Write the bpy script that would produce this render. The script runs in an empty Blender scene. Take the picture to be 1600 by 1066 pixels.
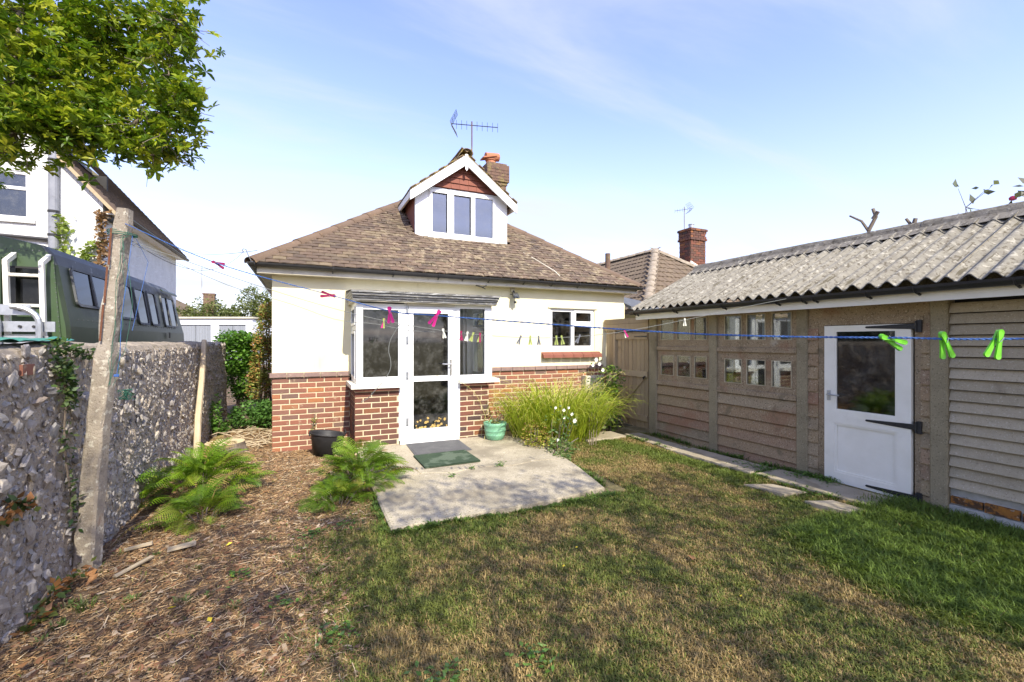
import bpy, math, random
import numpy as np
from mathutils import Vector, Matrix, Euler, noise as mn
R = math.radians
C = bpy.context.scene.collection
SC = bpy.context.scene
random.seed(7); np.random.seed(7)

# ---------------- camera ----------------
cam_d = bpy.data.cameras.new('camera'); cam = bpy.data.objects.new('camera', cam_d); C.objects.link(cam)
cam_d.sensor_width = 36; cam_d.lens = 15.75; cam_d.clip_start = 0.05; cam_d.clip_end = 1500
cam.location = (0, 0, 1.55); cam.rotation_euler = (R(90), 0, R(-24.7))
SC.camera = cam
# ---------------- light ----------------
SUN = Vector((0.05, -1.0, 0.9)).normalized()
w = bpy.data.worlds.new('World'); SC.world = w; w.use_nodes = True
wn = w.node_tree.nodes; wl = w.node_tree.links; wn.clear()
wo = wn.new('ShaderNodeOutputWorld'); bg = wn.new('ShaderNodeBackground'); bg.inputs[1].default_value = 0.15
sk = wn.new('ShaderNodeTexSky'); sk.sky_type = 'NISHITA'; sk.sun_disc = False
sk.sun_elevation = math.asin(SUN.z); sk.sun_rotation = math.atan2(SUN.x, SUN.y)
sk.air_density = 1.0; sk.dust_density = 0.6; sk.ozone_density = 1.6
tc = wn.new('ShaderNodeTexCoord'); sep = wn.new('ShaderNodeSeparateXYZ'); wl.new(tc.outputs['Generated'], sep.inputs[0])
def wmath(op, a, b=None):
    n = wn.new('ShaderNodeMath'); n.operation = op
    for i, v in enumerate((a, b)):
        if v is None: continue
        if isinstance(v, (int, float)): n.inputs[i].default_value = v
        else: wl.new(v, n.inputs[i])
    return n.outputs[0]
zz = wmath('ADD', wmath('MAXIMUM', sep.outputs[2], 0.0), 0.16)
cx_ = wmath('DIVIDE', sep.outputs[0], zz); cy_ = wmath('DIVIDE', sep.outputs[1], zz)
cmb = wn.new('ShaderNodeCombineXYZ'); wl.new(cx_, cmb.inputs[0]); wl.new(cy_, cmb.inputs[1])
mp = wn.new('ShaderNodeMapping'); mp.inputs['Rotation'].default_value = (0, 0, R(28)); mp.inputs['Scale'].default_value = (0.32, 1.15, 1); mp.inputs['Location'].default_value = (2.3, 0.6, 0)
wl.new(cmb.outputs[0], mp.inputs[0])
n1 = wn.new('ShaderNodeTexNoise'); n1.inputs['Scale'].default_value = 1.1; n1.inputs['Detail'].default_value = 9; n1.inputs['Roughness'].default_value = 0.58; n1.inputs['Distortion'].default_value = 0.5
wl.new(mp.outputs[0], n1.inputs['Vector'])
cr = wn.new('ShaderNodeMapRange'); cr.interpolation_type = 'SMOOTHSTEP'; cr.inputs[1].default_value = 0.47; cr.inputs[2].default_value = 0.74
wl.new(n1.outputs[0], cr.inputs[0])
# haze of thin high cloud, thicker low down
hz = wn.new('ShaderNodeMapRange'); hz.interpolation_type = 'SMOOTHSTEP'; hz.inputs[1].default_value = 0.46; hz.inputs[2].default_value = -0.05; hz.inputs[3].default_value = 0.0; hz.inputs[4].default_value = 0.80
wl.new(sep.outputs[2], hz.inputs[0])
cm = wmath('MINIMUM', wmath('ADD', wmath('MULTIPLY', cr.outputs[0], 0.75), hz.outputs[0]), 0.93)
tint = wn.new('ShaderNodeMix'); tint.data_type = 'RGBA'; tint.blend_type = 'MULTIPLY'; tint.inputs[0].default_value = 1.0
tint.inputs[7].default_value = (1.12, .96, 1.12, 1); wl.new(sk.outputs[0], tint.inputs[6])
mx = wn.new('ShaderNodeMix'); mx.data_type = 'RGBA'; wl.new(cm, mx.inputs[0]); wl.new(tint.outputs[2], mx.inputs[6]); mx.inputs[7].default_value = (2.35, 2.47, 2.68, 1)
wl.new(mx.outputs[2], bg.inputs[0]); wl.new(bg.outputs[0], wo.inputs[0])
sd = bpy.data.lights.new('sun', 'SUN'); sd.energy = 2.9; sd.angle = R(0.5); sd.color = (1.0, 0.93, 0.77)
so = bpy.data.objects.new('sun', sd); C.objects.link(so); so.rotation_euler = SUN.to_track_quat('Z', 'Y').to_euler()
SC.view_settings.view_transform = 'Standard'; SC.view_settings.look = 'None'; SC.view_settings.exposure = 1.35; SC.view_settings.gamma = 1; SC.view_settings.use_curve_mapping = False
SC.cycles.max_bounces = 6; SC.cycles.transparent_max_bounces = 12; SC.cycles.use_denoising = True

# ---------------- materials ----------------
class NT:
    def __init__(s, name):
        s.m = bpy.data.materials.new(name); s.m.use_nodes = True; s.n = s.m.node_tree.nodes; s.l = s.m.node_tree.links
        s.b = s.n['Principled BSDF']; s.pos = s.n.new('ShaderNodeNewGeometry').outputs['Position']
    def noise(s, scale, detail=5, rough=0.6, vec=None, stretch=None, dist=0):
        v = vec or s.pos
        if stretch:
            mpn = s.n.new('ShaderNodeMapping'); mpn.inputs['Scale'].default_value = stretch; s.l.new(v, mpn.inputs[0]); v = mpn.outputs[0]
        t = s.n.new('ShaderNodeTexNoise'); t.inputs['Scale'].default_value = scale; t.inputs['Detail'].default_value = detail
        t.inputs['Roughness'].default_value = rough; t.inputs['Distortion'].default_value = dist; s.l.new(v, t.inputs['Vector']); return t.outputs[0]
    def ramp(s, f, stops):
        r = s.n.new('ShaderNodeValToRGB'); e = r.color_ramp.elements
        while len(e) < len(stops): e.new(0.5)
        for i, (p, c) in enumerate(stops): e[i].position = p; e[i].color = (*c, 1)
        s.l.new(f, r.inputs[0]); return r.outputs[0]
    def mr(s, f, a, b, c=0, d=1):
        r = s.n.new('ShaderNodeMapRange'); r.interpolation_type = 'SMOOTHSTEP'
        for i, v in zip((1, 2, 3, 4), (a, b, c, d)): r.inputs[i].default_value = v
        s.l.new(f, r.inputs[0]); return r.outputs[0]
    def mix(s, f, a, b, mode='MIX'):
        x = s.n.new('ShaderNodeMix'); x.data_type = 'RGBA'; x.blend_type = mode
        for k, v in ((0, f), (6, a), (7, b)):
            if isinstance(v, (int, float)): x.inputs[k].default_value = v
            elif isinstance(v, tuple): x.inputs[k].default_value = (*v, 1)
            else: s.l.new(v, x.inputs[k])
        return x.outputs[2]
    def math(s, op, a, b):
        n = s.n.new('ShaderNodeMath'); n.operation = op
        for i, v in enumerate((a, b)):
            if isinstance(v, (int, float)): n.inputs[i].default_value = v
            else: s.l.new(v, n.inputs[i])
        return n.outputs[0]
    def rnd(s):
        oi = s.n.new('ShaderNodeObjectInfo').outputs['Random']; at = s.n.new('ShaderNodeAttribute'); at.attribute_name = 'rnd'
        return s.math('FRACT', s.math('ADD', oi, at.outputs['Fac']), 0.0)
    def bump(s, f, dist, strength=1.0):
        b = s.n.new('ShaderNodeBump'); b.inputs['Strength'].default_value = strength; b.inputs['Distance'].default_value = dist
        s.l.new(f, b.inputs['Height']); s.l.new(b.outputs[0], s.b.inputs['Normal'])

def mat(name, c1, c2=None, scale=6, rough=0.75, bump=(60, 0.001), spots=(), vary=None, metal=0.0, stretch=None, spec=0.4, detail=6):
    t = NT(name); c2 = c2 or tuple(x * 0.8 for x in c1)
    col = t.ramp(t.noise(scale, detail, 0.62, stretch=stretch), [(0.32, c1), (0.68, c2)])
    if vary:
        vc = t.ramp(t.rnd(), vary)
        col = t.mix(0.75, col, vc)
        f = t.mr(t.noise(scale * 3, 4), 0.25, 0.75, 0.75, 1.2)
        col = t.mix(1.0, col, t.ramp(f, [(0, (0.6,) * 3), (1, (1, 1, 1))]), 'MULTIPLY')
    for sp in spots:
        f = t.mr(t.noise(sp[0], 4, 0.6, stretch=sp[5] if len(sp) > 5 else None), sp[1], sp[2], 0, sp[4] if len(sp) > 4 else 1)
        col = t.mix(f, col, sp[3])
    t.l.new(col, t.b.inputs['Base Color']) if not isinstance(col, tuple) else None
    t.b.inputs['Roughness'].default_value = rough; t.b.inputs['Metallic'].default_value = metal; t.b.inputs['Specular IOR Level'].default_value = spec
    if bump: t.bump(t.noise(bump[0], 6, 0.7), bump[1])
    return t.m

M = {}
BR = [(0.0, (.23, .098, .066)), (0.22, (.31, .12, .075)), (0.45, (.20, .09, .064)), (0.62, (.33, .13, .065)), (0.74, (.40, .165, .065)), (0.82, (.13, .10, .088)), (1.0, (.25, .11, .075))]
M['brick'] = mat('brick', (.26, .11, .07), (.2, .09, .06), 14, .85, (90, .002), [(9, .62, .75, (.5, .42, .28), .55)], vary=BR)
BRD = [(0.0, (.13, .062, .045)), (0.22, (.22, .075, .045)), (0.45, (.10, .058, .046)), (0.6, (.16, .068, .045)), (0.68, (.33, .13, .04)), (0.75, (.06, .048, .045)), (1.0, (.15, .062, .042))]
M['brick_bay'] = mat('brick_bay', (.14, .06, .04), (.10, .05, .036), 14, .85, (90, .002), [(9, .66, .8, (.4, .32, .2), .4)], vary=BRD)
M['mortar'] = mat('mortar', (.66, .56, .38), (.54, .45, .30), 7, .95, (120, .002), [(5, .6, .7, (.3, .24, .15), .5)])
M['coping'] = mat('coping_brick', (.3, .2, .17), (.2, .14, .13), 9, .8, (70, .001), [(12, .6, .7, (.45, .38, .28), .5)])
M['render'] = mat('cream_render', (.80, .745, .52), (.76, .70, .47), 1.6, .9, (110, .0012), [(1.8, .56, .82, (.60, .52, .31), .4), (3, .58, .78, (.52, .46, .28), .45, (5, 5, .45)), (30, .72, .8, (.4, .34, .2), .35)])
M['white_wall'] = mat('white_roughcast', (.80, .80, .78), (.68, .68, .66), 2.5, .9, (9, .05), [(6, .66, .76, (.4, .38, .34), .5)])
M['pvc'] = mat('white_pvc', (.85, .86, .86), (.80, .81, .81), 3, .32, None, [(9, .68, .85, (.6, .57, .48), .35)], spec=.5)
M['white_paint'] = mat('white_paint', (.86, .83, .74), (.79, .76, .66), 5, .5, (60, .0006), [(7, .62, .8, (.62, .58, .48), .4)])
M['cream_paint'] = mat('cream_paint', (.66, .62, .50), (.5, .46, .36), 4, .6, (60, .001), [(10, .6, .75, (.25, .22, .16), .5)])
M['black_plastic'] = mat('black_plastic', (.022, .022, .024), (.035, .034, .034), 5, .38, None, [(16, .62, .8, (.12, .11, .1), .4)])
M['black_tub'] = mat('black_rubber', (.018, .018, .02), (.03, .03, .032), 12, .55, (60, .001), [(25, .62, .75, (.1, .1, .1), .4)])
TL = [(0.0, (.145, .098, .066)), (0.25, (.108, .074, .054)), (0.5, (.165, .113, .074)), (0.7, (.082, .059, .045)), (0.85, (.21, .160, .096)), (1.0, (.130, .087, .061))]
def tile_mat(name, vary, moss=1.0):
    t = NT(name); col = t.ramp(t.rnd(), vary)
    col = t.mix(t.mr(t.noise(1.3, 5, .6, stretch=(1, .5, 1)), .45, .7, 0, .5), col, (.075, .055, .036))
    # lichen and moss only away from the cleaner left end of the roof
    sx = t.n.new('ShaderNodeSeparateXYZ'); t.l.new(t.pos, sx.inputs[0])
    reg = t.mr(sx.outputs[0], 0.2, 2.0, .15, 1.0)
    l1 = t.math('MULTIPLY', t.mr(t.noise(7, 6, .7), .52, .62), reg); col = t.mix(t.math('MULTIPLY', l1, .6 * moss), col, (.37, .30, .19))
    l2 = t.math('MULTIPLY', t.mr(t.noise(19, 6, .7, stretch=(1, 1.2, 1)), .53, .62), reg); col = t.mix(t.math('MULTIPLY', l2, .8 * moss), col, (.055, .042, .022))
    t.l.new(col, t.b.inputs['Base Color']); t.b.inputs['Roughness'].default_value = .9; t.bump(t.noise(70, 5, .7), .003); return t.m
M['tile'] = tile_mat('clay_roof_tile', TL)
M['tile_moss'] = mat('mossy_tile', (.25, .2, .1), (.17, .11, .08), 9, .95, (40, .006), [(12, .5, .62, (.32, .24, .05), .7), (22, .56, .66, (.06, .05, .03), .7)])
M['ridge'] = mat('ridge_tile', (.17, .115, .08), (.13, .09, .066), 6, .85, (60, .002), [(8, .58, .72, (.34, .22, .1), .5)], vary=[(0, (.175, .12, .083)), (1, (.135, .095, .068))])
M['red_tile'] = mat('red_hung_tile', (.24, .085, .055), (.19, .07, .048), 10, .8, (60, .001), [(18, .62, .72, (.14, .06, .04), .6)])
M['ntile'] = mat('neighbour_tile', (.175, .130, .085), (.135, .10, .068), 5, .9, (50, .002), [(8, .62, .74, (.38, .3, .12), .5)], vary=[(0, (.17, .125, .083)), (.5, (.14, .104, .072)), (1, (.195, .148, .095))])
M['ntile_dark'] = mat('old_dark_tile', (.13, .095, .075), (.085, .065, .055), 5, .95, (40, .004), [(5, .56, .68, (.30, .20, .09), .6), (16, .58, .66, (.045, .038, .03), .6)])
M['lead'] = mat('lead_sheet', (.16, .165, .17), (.34, .335, .32), 9, .55, (30, .003), [(8, .55, .64, (.10, .09, .085), .8, (1, 1, 8)), (30, .6, .68, (.75, .72, .66), .6)], metal=.3, stretch=(1, 1, 9))
M['soot'] = mat('chimney_brick', (.13, .085, .065), (.17, .10, .07), 9, .95, (50, .004), [(5, .50, .62, (.24, .2, .075), .7), (14, .56, .66, (.07, .055, .045), .7)])
M['terracotta'] = mat('terracotta', (.45, .19, .10), (.36, .14, .07), 9, .8)
CO = dict(scale=5, rough=.92, spots=[(70, .60, .66, (.66, .58, .42), .75), (60, .56, .63, (.085, .062, .035), .65), (2.1, .52, .66, (.27, .135, .075), .55), (4, .56, .72, (.13, .105, .06), .6), (1.7, .66, .74, (.52, .47, .38), .6)])
M['agg'] = mat('aggregate_concrete', (.35, .265, .165), (.26, .19, .115), bump=(150, .004), **CO)
M['agg_red'] = mat('aggregate_board', (.27, .2, .145), (.2, .15, .11), bump=(150, .004), vary=[(0, (.36, .28, .155)), (.3, (.34, .22, .12)), (.5, (.43, .345, .20)), (.7, (.33, .19, .115)), (.85, (.30, .235, .145)), (1, (.41, .32, .20))], **CO)
M['post_c'] = mat('concrete_column', (.31, .26, .165), (.24, .20, .125), scale=5, rough=.92, bump=(120, .003), spots=[(80, .6, .67, (.5, .44, .31), .6), (70, .57, .64, (.09, .07, .04), .6), (2.5, .56, .74, (.15, .115, .06), .6)])
M['board'] = mat('weathered_board', (.42, .36, .25), (.32, .27, .18), 6, .85, (120, .002), [(80, .58, .66, (.6, .55, .44), .5), (70, .58, .66, (.17, .14, .09), .5), (4, .6, .75, (.15, .12, .085), .5)], vary=[(0, (.43, .36, .255)), (.5, (.36, .30, .205)), (1, (.48, .405, .29))], stretch=(1, 1, 5))
M['old_post'] = mat('lichen_concrete', (.36, .31, .25), (.27, .23, .18), 7, .95, (70, .008), [(22, .56, .64, (.6, .56, .46), .7), (60, .60, .68, (.1, .075, .05), .7), (5, .62, .75, (.22, .12, .07), .6)])
M['corr'] = mat('fibre_cement', (.275, .255, .205), (.175, .16, .13), 9, .95, (70, .004), [(17, .55, .66, (.48, .45, .37), .6), (24, .54, .62, (.09, .075, .052), .8), (6, .57, .65, (.075, .062, .035), .8, (.5, 7, .5))])
M['corr_ridge'] = mat('mossy_ridge_cap', (.22, .2, .17), (.13, .115, .09), 9, .95, (50, .008), [(14, .6, .68, (.5, .47, .38), .7), (20, .55, .62, (.06, .05, .035), .7)])
M['timber'] = mat('weathered_timber', (.42, .32, .19), (.26, .195, .115), 18, .85, (90, .003), [(5, .6, .75, (.16, .12, .07), .6)], vary=[(0, (.42, .32, .19)), (.5, (.31, .235, .14)), (1, (.48, .38, .24))], stretch=(1, 1, .12))
M['stick'] = mat('bare_stick', (.58, .48, .33), (.45, .36, .24), 12, .8, (60, .002), stretch=(1, 1, .2))
M['scrap'] = mat('bleached_board', (.46, .38, .27), (.34, .28, .19), 12, .85, (80, .002))
M['patio'] = mat('patio_concrete', (.47, .41, .295), (.34, .295, .205), 2.6, .95, (90, .003), [(75, .57, .64, (.62, .56, .45), .6), (60, .55, .62, (.16, .135, .095), .65), (1.3, .46, .66, (.20, .17, .12), .65), (4.5, .56, .68, (.24, .20, .14), .5), (9, .64, .7, (.62, .56, .44), .5)])
M['path'] = mat('path_concrete', (.40, .345, .25), (.29, .245, .17), 4, .95, (80, .003), [(90, .6, .68, (.14, .12, .09), .6), (3, .55, .7, (.17, .14, .08), .6)])
M['mat_grey'] = mat('grey_doormat', (.10, .10, .105), (.14, .14, .14), 6, .95, (260, .003), [(10, .6, .75, (.26, .25, .23), .5)])
M['mat_green'] = mat('green_doormat', (.03, .055, .03), (.045, .075, .04), 8, .95, (260, .004), [(3.4, .53, .6, (.16, .20, .14), .5)])
M['pot'] = mat('green_glaze', (.20, .42, .27), (.15, .36, .22), 12, .45, (40, .001), [(26, .6, .72, (.4, .5, .4), .5), (9, .62, .72, (.1, .2, .12), .6)])
M['soil'] = mat('pot_soil', (.06, .045, .03), (.1, .08, .05), 40, 1, (80, .01))
M['galv'] = mat('galvanised_steel', (.5, .52, .54), (.36, .38, .4), 20, .42, None, metal=.7)
M['steel'] = mat('chrome', (.6, .6, .6), (.5, .5, .5), 20, .25, None, metal=.9)
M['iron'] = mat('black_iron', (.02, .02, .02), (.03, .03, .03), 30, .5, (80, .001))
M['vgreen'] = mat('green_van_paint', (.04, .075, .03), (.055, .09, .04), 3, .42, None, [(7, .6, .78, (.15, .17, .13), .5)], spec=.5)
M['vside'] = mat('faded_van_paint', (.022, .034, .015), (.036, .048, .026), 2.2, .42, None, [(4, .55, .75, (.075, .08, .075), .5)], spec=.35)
M['vroof'] = mat('grey_van_roof', (.12, .125, .13), (.085, .09, .095), 5, .6, None, [(12, .6, .7, (.4, .4, .38), .5)])
M['rubber'] = mat('seal_rubber', (.02, .02, .02), None, 10, .6, None)
M['tarp'] = mat('green_tarp', (.06, .26, .19), (.04, .2, .14), 9, .4, (20, .004))
M['rust'] = mat('orange_lichen_brick', (.40, .18, .03), (.24, .09, .03), 14, .95, (40, .012), [(14, .50, .58, (.06, .04, .025), .85), (30, .62, .7, (.5, .45, .35), .6)])
M['whitewash'] = mat('whitewashed_plinth', (.5, .49, .45), (.36, .35, .31), 12, .9, (50, .006), [(20, .6, .68, (.15, .16, .1), .7)])
M['dark'] = mat('dark_interior', (.05, .048, .045), (.035, .034, .032), 2, .95, None)
M['inner'] = mat('interior_wall', (.22, .21, .2), None, 2, .9, None)
M['inner_white'] = mat('interior_white', (.6, .6, .58), None, 2, .7, None)
M['curtain'] = mat('net_curtain', (.7, .7, .68), (.5, .5, .49), 30, .9, None, stretch=(1, 14, .3))
M['fmortar'] = mat('flint_mortar', (.56, .46, .34), (.41, .335, .245), 6, .97, (38, .03), [(26, .56, .64, (.13, .105, .085), .7), (60, .58, .66, (.6, .55, .48), .5), (2.2, .55, .75, (.22, .18, .15), .5)])
FL = [(0, (.44, .38, .31)), (.2, (.24, .215, .20)), (.38, (.54, .47, .38)), (.5, (.17, .15, .135)), (.62, (.33, .305, .275)), (.8, (.44, .36, .26)), (.94, (.56, .50, .42)), (1, (.32, .24, .17))]
M['flint'] = mat('flint', (.35, .34, .33), (.22, .22, .22), 22, .5, (60, .003), [(40, .62, .72, (.42, .39, .34), .4)], vary=FL)
M['fcap'] = mat('wall_capping', (.36, .30, .23), (.24, .2, .155), 8, .95, (50, .010), [(16, .58, .66, (.14, .12, .06), .7), (50, .6, .68, (.55, .5, .42), .5)])
M['bark'] = mat('bark', (.22, .18, .14), (.13, .10, .075), 20, .9, (50, .006), stretch=(1, 1, .3))
M['stump_top'] = mat('cut_wood', (.62, .48, .29), (.72, .58, .36), 9, .8, (60, .002), [(6, .55, .68, (.4, .5, .2), .5)])
M['rope_blue'] = mat('blue_rope', (.03, .09, .30), (.07, .16, .40), 400, .7, None)
M['rope_grey'] = mat('grey_line', (.14, .15, .14), (.2, .21, .2), 200, .7, None)
M['rope_green'] = mat('green_twine', (.02, .10, .065), (.035, .14, .09), 200, .7, None)
M['wire'] = mat('black_wire', (.02, .02, .022), None, 20, .5, None)
M['p_green'] = mat('lime_plastic', (.16, .55, .03), (.14, .5, .03), 5, .35, None)
M['p_pink'] = mat('pink_plastic', (.62, .015, .23), (.55, .01, .2), 5, .35, None)
M['p_dkpink'] = mat('raspberry_plastic', (.30, .01, .08), (.25, .01, .07), 5, .4, None)
M['p_white'] = mat('white_plastic', (.7, .7, .62), (.6, .6, .5), 5, .4, None)
M['p_yel'] = mat('yellow_plastic', (.34, .40, .12), (.3, .36, .1), 5, .4, None)
M['p_grey'] = mat('grey_plastic', (.16, .17, .2), (.12, .13, .15), 5, .4, None)
M['garage_white'] = mat('garage_white', (.75, .77, .8), (.65, .67, .7), 1, .6, None)
M['garage_door'] = mat('garage_door_grey', (.30, .32, .35), (.24, .26, .29), 1, .5, None, stretch=(12, 1, .1))
M['petal'] = mat('white_petal', (.85, .85, .82), (.75, .75, .7), 30, .6, None)
M['petal_pink'] = mat('pink_petal', (.5, .04, .12), None, 30, .6, None)
M['tape'] = mat('brown_leaf', (.24, .11, .045), (.35, .18, .07), 30, .8, None)
M['yleaf'] = mat('yellow_leaf', (.75, .58, .04), (.6, .5, .05), 30, .6, None)
def glass(name, tint=(.25, .26, .26), refl=1.0, rough=0.02, dirt=.10):
    t = NT(name); n, l = t.n, t.l; out = n['Material Output']
    tr = n.new('ShaderNodeBsdfTransparent'); tr.inputs[0].default_value = (*tint, 1)
    gl = n.new('ShaderNodeBsdfGlossy'); gl.inputs['Roughness'].default_value = rough; gl.inputs[0].default_value = (.95, .97, 1, 1)
    fr = n.new('ShaderNodeFresnel'); fr.inputs[0].default_value = 1.52
    f2 = t.math('MULTIPLY', fr.outputs[0], 1.9 * refl); f3 = t.math('MINIMUM', f2, 1.0)
    m1 = n.new('ShaderNodeMixShader'); l.new(f3, m1.inputs[0]); l.new(tr.outputs[0], m1.inputs[1]); l.new(gl.outputs[0], m1.inputs[2])
    df = n.new('ShaderNodeBsdfDiffuse'); df.inputs[0].default_value = (.42, .42, .38, 1)
    m2 = n.new('ShaderNodeMixShader'); l.new(t.math('MULTIPLY', t.mr(t.noise(7, 9, .78), .42, .80), dirt), m2.inputs[0]); l.new(m1.outputs[0], m2.inputs[1]); l.new(df.outputs[0], m2.inputs[2])
    l.new(m2.outputs[0], out.inputs[0]); return t.m
M['glass'] = glass('window_glass', (.45, .46, .45), 1.7, dirt=.18)
M['win_frame'] = mat('grey_window_frame', (.50, .43, .30), (.38, .32, .21), 14, .85, (60, .002), [(40, .6, .7, (.2, .16, .1), .5)])
M['glass_clear'] = glass('clear_glass', (.9, .92, .92), .5, dirt=.05)
M['glass_dorm'] = glass('dormer_glass', (.30, .31, .32), 2.8, .06, dirt=.1)
M['glass_dirty'] = glass('dusty_glass', (.28, .29, .28), 1.3, .04, dirt=.2)
M['glass_shed'] = glass('shed_glass', (.78, .8, .76), .9, .03, dirt=.2)
def leaf_mat(name, attr=None, trans=.35, ramp=None, rough=.45):
    t = NT(name)
    if attr:
        a = t.n.new('ShaderNodeAttribute'); a.attribute_name = attr; col = a.outputs['Color']
    else: col = t.ramp(t.rnd(), ramp)
    t.l.new(col, t.b.inputs['Base Color']); t.b.inputs['Roughness'].default_value = rough; t.b.inputs['Specular IOR Level'].default_value = .35
    tb = t.n.new('ShaderNodeBsdfTranslucent'); t.l.new(t.mix(.5, col, t.mix(1.0, col, (1.3, 1.35, .45), 'MULTIPLY')), tb.inputs[0])
    ms = t.n.new('ShaderNodeMixShader'); ms.inputs[0].default_value = trans
    t.l.new(t.b.outputs[0], ms.inputs[1]); t.l.new(tb.outputs[0], ms.inputs[2]); t.l.new(ms.outputs[0], t.n['Material Output'].inputs[0]); return t.m
M['leaf'] = leaf_mat('leaf', 'col')
M['blade'] = leaf_mat('grass_blade', 'col', .25, rough=.6)
M['straw'] = leaf_mat('straw', 'col', .05, rough=.85)
M['fern'] = leaf_mat('fern_frond', None, .35, [(0, (.10, .20, .012)), (.4, (.15, .27, .015)), (.75, (.21, .33, .02)), (1, (.28, .36, .03))])
M['fern_dk'] = leaf_mat('fern_frond_dark', None, .3, [(0, (.08, .16, .012)), (.5, (.135, .235, .016)), (.85, (.2, .30, .022)), (1, (.28, .29, .04))])
M['crocleaf'] = leaf_mat('strap_leaf', None, .35, [(0, (.22, .31, .02)), (.5, (.36, .44, .035)), (.85, (.46, .50, .06)), (1, (.5, .46, .12))])
M['rosette'] = leaf_mat('tree_leaf', None, .45, [(0, (.05, .10, .008)), (.35, (.10, .18, .012)), (.65, (.19, .27, .018)), (.88, (.36, .42, .03)), (1, (.45, .45, .05))], rough=.35)

# ---------------- mesh helpers ----------------
class MB:
    def __init__(s): s.v = []; s.f = []; s.mi = []; s.rn = []; s.k = 0; s.r = 0.0
    def add(s, vs, fs):
        b = len(s.v); s.v += [tuple(v) for v in vs]; s.f += [tuple(b + i for i in f) for f in fs]; s.mi += [s.k] * len(fs); s.rn += [s.r] * len(fs); return s
    def box(s, x0, x1, y0, y1, z0, z1):
        x0, x1 = sorted((x0, x1)); y0, y1 = sorted((y0, y1)); z0, z1 = sorted((z0, z1))
        return s.add([(x0, y0, z0), (x1, y0, z0), (x1, y1, z0), (x0, y1, z0), (x0, y0, z1), (x1, y0, z1), (x1, y1, z1), (x0, y1, z1)],
                     [(0, 3, 2, 1), (4, 5, 6, 7), (0, 1, 5, 4), (1, 2, 6, 5), (2, 3, 7, 6), (3, 0, 4, 7)])
    def prism(s, poly, a, b):      # poly: loop of 3D points, extruded by vector b-a
        d = Vector(b) - Vector(a); n = len(poly); p = [Vector(q) for q in poly]
        return s.add(p + [q + d for q in p], [tuple(range(n - 1, -1, -1)), tuple(range(n, 2 * n))] + [(i, (i + 1) % n, n + (i + 1) % n, n + i) for i in range(n)])
    def tube(s, pts, rad, sides=8, cap=True):
        pts = [Vector(p) for p in pts]; n = len(pts); rads = rad if isinstance(rad, (list, tuple)) else [rad] * n; vs = []; up = None
        for i, p in enumerate(pts):
            d = (pts[min(i + 1, n - 1)] - pts[max(i - 1, 0)]).normalized()
            if up is None: up = d.orthogonal().normalized()
            up = (up - d * up.dot(d)).normalized(); q = d.cross(up)
            for k in range(sides):
                a = 2 * math.pi * k / sides; vs.append(p + (up * math.cos(a) + q * math.sin(a)) * rads[i])
        fs = [(i * sides + k, i * sides + (k + 1) % sides, (i + 1) * sides + (k + 1) % sides, (i + 1) * sides + k) for i in range(n - 1) for k in range(sides)]
        if cap: fs += [tuple(range(sides - 1, -1, -1)), tuple(range((n - 1) * sides, n * sides))]
        return s.add(vs, fs)
    def lathe(s, prof, c=(0, 0, 0), sides=24, cap=False):
        vs = [(c[0] + r * math.cos(2 * math.pi * k / sides), c[1] + r * math.sin(2 * math.pi * k / sides), c[2] + z) for r, z in prof for k in range(sides)]
        fs = [(i * sides + k, i * sides + (k + 1) % sides, (i + 1) * sides + (k + 1) % sides, (i + 1) * sides + k) for i in range(len(prof) - 1) for k in range(sides)]
        if cap: fs += [tuple(range(sides - 1, -1, -1)), tuple(range((len(prof) - 1) * sides, len(prof) * sides))]
        return s.add(vs, fs)
    def mesh(s, name, mats, smooth=False):
        me = bpy.data.meshes.new(name); me.from_pydata(s.v, [], s.f)
        for m in (mats if isinstance(mats, (list, tuple)) else [mats]): me.materials.append(m)
        if any(s.mi): me.polygons.foreach_set('material_index', s.mi)
        if any(s.rn):
            a = me.attributes.new('rnd', 'FLOAT', 'FACE'); a.data.foreach_set('value', s.rn)
        if smooth: me.polygons.foreach_set('use_smooth', [True] * len(s.f))
        me.update(); return me
    def build(s, name, mats, parent=None, smooth=False, **kw):
        return link(name, s.mesh(name, mats, smooth), parent, **kw)
def link(name, me, parent=None, label=None, cat=None, group=None, kind=None, loc=None, rot=None, scale=None, local=False):
    o = bpy.data.objects.new(name, me); C.objects.link(o)
    if loc is not None: o.location = loc
    if rot is not None: o.rotation_euler = rot
    if scale is not None: o.scale = scale
    if parent is not None:
        o.parent = parent
        if not local: o.matrix_parent_inverse = Matrix.Translation(-Vector(parent['wloc'])) if 'wloc' in parent.keys() else Matrix.Identity(4)
    for k, v in (('label', label), ('category', cat), ('group', group), ('kind', kind)):
        if v: o[k] = v
    return o
def thing(name, label, cat, loc=(0, 0, 0), group=None, kind=None):
    o = bpy.data.objects.new(name, None); C.objects.link(o); o.location = loc; o['wloc'] = tuple(float(x) for x in loc)
    o['label'] = label; o['category'] = cat
    if group: o['group'] = group
    if kind: o['kind'] = kind
    return o
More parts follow.
